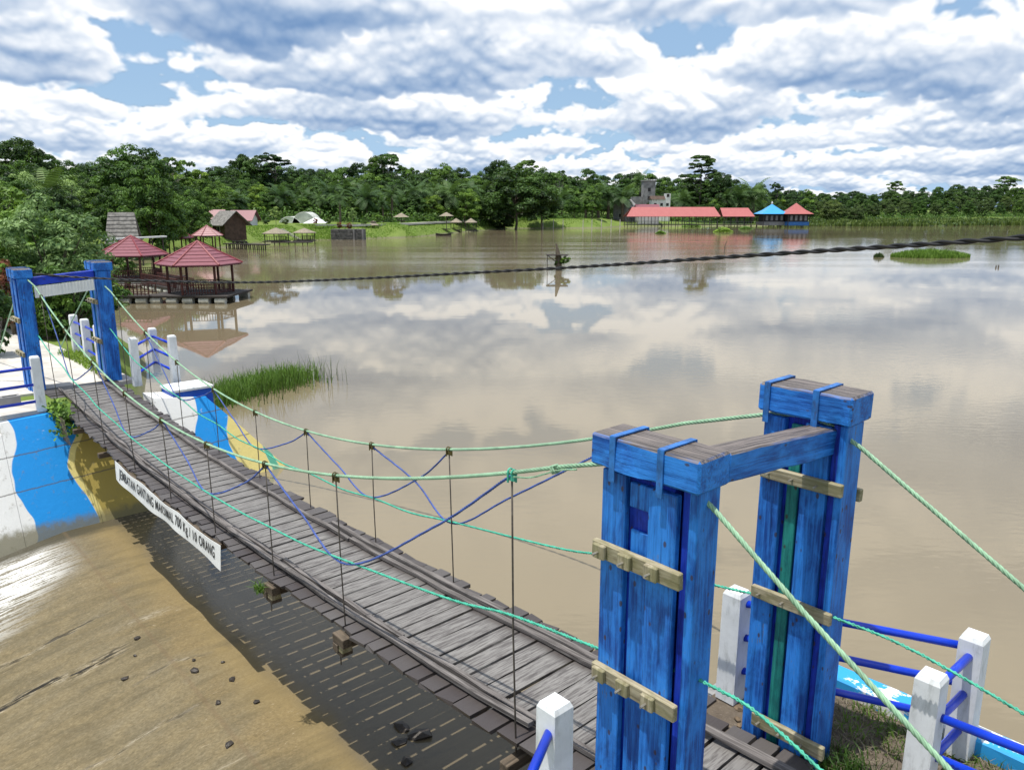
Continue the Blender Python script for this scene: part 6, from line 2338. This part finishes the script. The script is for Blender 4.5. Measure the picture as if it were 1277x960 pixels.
bush('a', 1, gpos(78, 25), (1.55, 1.5, 2.0), 'leaf_silver', 110, 105, 0.115, 'large silvery green bush rising behind the far tower', 2.6)
bush('b', 2, gpos(48, 28), (1.5, 1.4, 1.75), 'leaf_lite', 70, 90, 0.13, 'light green bush left of the large silvery one')
bush('c', 3, gpos(10, 24), (1.0, 1.0, 1.5), 'leaf_lite', 60, 90, 0.11, 'yellow green bush at the left picture edge')
bush('d', 4, gpos(24, 23), (0.45, 0.45, 1.35), 'leaf_red', 26, 60, 0.09, 'reddish leaved shrub between the left bushes')
bush('e', 5, gpos(100, 23), (0.9, 0.9, 1.05), 'leaf_mid', 50, 90, 0.10, 'dark green low bush seen through the far tower')
bush('f', 6, gpos(66, 22.5), (0.7, 0.7, 0.95), 'leaf_mid', 46, 90, 0.09, 'green low bush left behind the far tower opening')
bush('g', 7, gpos(118, 27), (1.1, 1.1, 1.2), 'leaf_mid', 50, 90, 0.12, 'mid green bush between the silvery bush and the water')
bush('h', 8, gpos(-6, 30), (2.2, 2.0, 2.4), 'leaf_mid', 70, 90, 0.17, 'mid green bush far left above the path')
bush('i', 9, gpos(20, 40), (3.0, 2.4, 2.6), 'leaf_mid', 80, 90, 0.20, 'broad mid green thicket left behind the bushes')
bush('j', 10, gpos(85, 46), (3.2, 2.4, 2.7), 'leaf_lite', 80, 90, 0.22, 'broad light green thicket behind the silvery bush')
bush('k', 11, gpos(130, 62), (3.4, 2.6, 2.6), 'leaf_mid', 80, 90, 0.24, 'green thicket left of the A-frame hut')
bush('l', 12, gpos(-4, 19.5), (0.55, 0.5, 1.45), 'leaf_dark', 40, 80, 0.10, 'dark shrub at the left picture edge beside the far tower')
# creeper hanging over the abutment corner
q = np.random.RandomState(15)
n = 420
uu, vv_ = q.normal(14.05, .2, n), q.normal(-0.84, .09, n)
hang = q.uniform(0, 1, n) ** 2
C = np.array([list(B(a - 0.5 * h_ * .5, b_, -0.04 - 0.5 * h_)) for a, b_, h_ in zip(uu, vv_, hang)])
C[:, 2] += q.uniform(0, .14, n)
cr = empty('creeper', B(13.7, -0.9, -0.1), 'small leafy creeper hanging over the abutment corner by the deck', 'plant')
me = leaf_mesh('foliage', C - np.array(B(13.7, -0.9, -0.1)), q.randn(n, 3) * .6 + [0, -.5, .6], q.uniform(.05, .10, n), q.uniform(0, 1, n), MT['leaf_lite'], 1.6, q)
o = bpy.data.objects.new('foliage', me)
COL.objects.link(o)
o.parent = cr
mb = MB()
for k in range(6):
    a = Vector((0, 0, 0)) + AX * (k - 3) * .1
    mb.tube([a, a + Vector((0.02, -.05, -.2)) - AX * .1, a + Vector((.05, -.05, -.45)) - AX * .2], 0.006, 4)
tm = mb.mesh('stems')
tm.materials.append(MT['bark'])
o = bpy.data.objects.new('stems', tm)
COL.objects.link(o)
o.parent = cr
# shrub on the stake platform
q = np.random.RandomState(16)
C, N, S, T, cc = crown(q, (STAKE[0] + 0.75, STAKE[1] - .2, -0.95), (.55, .5, .40), 16, 50, 0.15, low=-.9)
tag(link(bpy.data.objects.new('stake_shrub', leaf_mesh('stake_shrub', C, N, S, T, MT['leaf_lite'], 1.8, q))), 'leafy light green shrub sprouting from the lake stake', 'shrub')
C, N, S, T, cc = crown(q, (STAKE[0] + 0.15, STAKE[1], -1.05), (.42, .4, .55), 16, 50, 0.15, low=-.9)
tag(link(bpy.data.objects.new('stake_shrub', leaf_mesh('stake_shrub', C, N, S, T, MT['leaf_dark'], 1.8, q))), 'dark ivy clump wrapped round the lake stake', 'shrub')
# tufts on the deck blocks
for uu, lb in ((5.28, 'little grass tuft growing on the hanging blocks of the deck edge'),):
    n = 70
    P = np.array([list(B(uu + a, -0.84 + b_, deck_z(uu) - 0.10)) for a, b_ in zip(q.normal(0.05, .04, n), q.normal(0, .02, n))])
    blades('grass_tuft', P, q.uniform(.06, .16, n), 1.0, 0.006, q.uniform(0, 1, n), 'grass', q, lb, 'grass')

# pergola and red planter left
c = gpos(22, 36)
pg = empty('pergola', c, 'small brown pergola roof among the left bushes', 'pergola')
for sx in (-1.1, 1.1):
    for sy in (-.6, .6):
        member('post', (c[0] + sx, c[1] + sy, c[2] - .2), (c[0] + sx, c[1] + sy, 3.05), 0.1, 0.1, MT['brown_wall'], pg)
for k in range(7):
    y = c[1] - .8 + k * 0.27
    member('slat', (c[0] - 1.4, y, 3.10), (c[0] + 1.4, y, 3.10), 0.10, 0.08, MT['brown_wall'], pg)
c = gpos(21, 29)
pl = empty('planter', c, 'dark red tapered planter on a post among the left bushes', 'planter')
mb = MB()
mb.tube([(c[0], c[1], 2.10), (c[0], c[1], 2.15), (c[0], c[1], 2.75), (c[0], c[1], 2.80)], [.10, .17, .30, .33], 10)
mb.build('pot', MT['brown'], pl)
member('stand', (c[0], c[1], c[2] - .2), (c[0], c[1], 2.1), 0.12, 0.12, MT['dk_timber'], pl)

# stones, shells and twigs on the spillway
srg = random.Random(21)


def lump(name, p, r, mat, label, cat, group, flat=0.6):
    bm = bmesh.new()
    bmesh.ops.create_icosphere(bm, subdivisions=1, radius=r)
    for v in bm.verts:
        k = 1 + srg.uniform(-.3, .3)
        v.co = Vector((v.co.x * k * 1.25, v.co.y * k, v.co.z * k * flat))
    me = bpy.data.meshes.new(name)
    bm.to_mesh(me)
    bm.free()
    me.materials.append(mat)
    o = link(bpy.data.objects.new(name, me), None, Matrix.Translation(p) @ Matrix.Rotation(srg.uniform(0, 6), 4, 'Z'))
    return tag(o, label, cat, group)


def floor_z(v):
    y = -v
    return float(np.interp(y, [a for a, _ in prof], [b_ for _, b_ in prof]))


for uu, vv_ in ((7.0, -0.72), (6.55, -0.78), (7.3, -0.98), (7.05, -1.06), (5.9, -0.75), (6.2, -1.1), (8.4, -1.35), (8.0, -1.5), (7.6, -1.75), (5.4, -1.3)):
    lump('shell', B(uu, vv_, floor_z(vv_) + 0.012), srg.uniform(.022, .05), MT['shell'], 'dark clod lying on the sunlit ochre spillway slab', 'clod', 'clods on the ochre spillway slab')
for uu, vv_, r in ((4.15, 0.12, .085), (3.85, 0.0, .07), (4.35, 0.28, .10), (4.1, 0.34, .11)):
    lump('stone', B(uu, vv_, FLOOR + 0.0), r, MT['shell'], 'black stone breaking the shaded water under the deck edge', 'stone', 'black stones in the deck shadow', 0.5)
# rubble where the deck meets the near bank
for k in range(26):
    uu, vv_ = srg.uniform(-0.3, 0.75), srg.uniform(0.56, 1.0)
    lump('rubble', B(uu, vv_, -0.075 + srg.uniform(0, .02)), srg.uniform(.018, .05), MT['rock'], 'small brown rubble piece between the deck end and the near right post', 'rubble', 'rubble at the deck end', .7)
for k in range(8):
    uu, vv_ = srg.uniform(0.12, 0.36), srg.uniform(-0.45, -0.33)
    lump('clod', B(uu, vv_, 0.01), srg.uniform(.010, .022), MT['shell'], 'crumb of dark dirt lying on the near deck planks', 'dirt', 'dirt crumbs on the near planks', .5)
# blocks stacked on the terrace left
for k, (uu, vv_, lb) in enumerate(((14.9, -1.6, 'hollow concrete block beside the far left railing post'), (15.2, -2.3, 'hollow concrete block lying left on the terrace'))):
    g = empty('concrete_block', B(uu, vv_, -0.03), lb, 'block')
    ubox('web', (uu - .1, uu - .06), (vv_ - .3, vv_ + .3), (-.03, .17), MT['concrete_old'], g, 'v', .004)
    ubox('web', (uu + .06, uu + .1), (vv_ - .3, vv_ + .3), (-.03, .17), MT['concrete_old'], g, 'v', .004)
    for q_ in (-.28, 0, .28):
        ubox('web', (uu - .058, uu + .058), (vv_ + q_ - .02, vv_ + q_ + .02), (-.03, .165), MT['concrete_old'], g, 'u', .004)
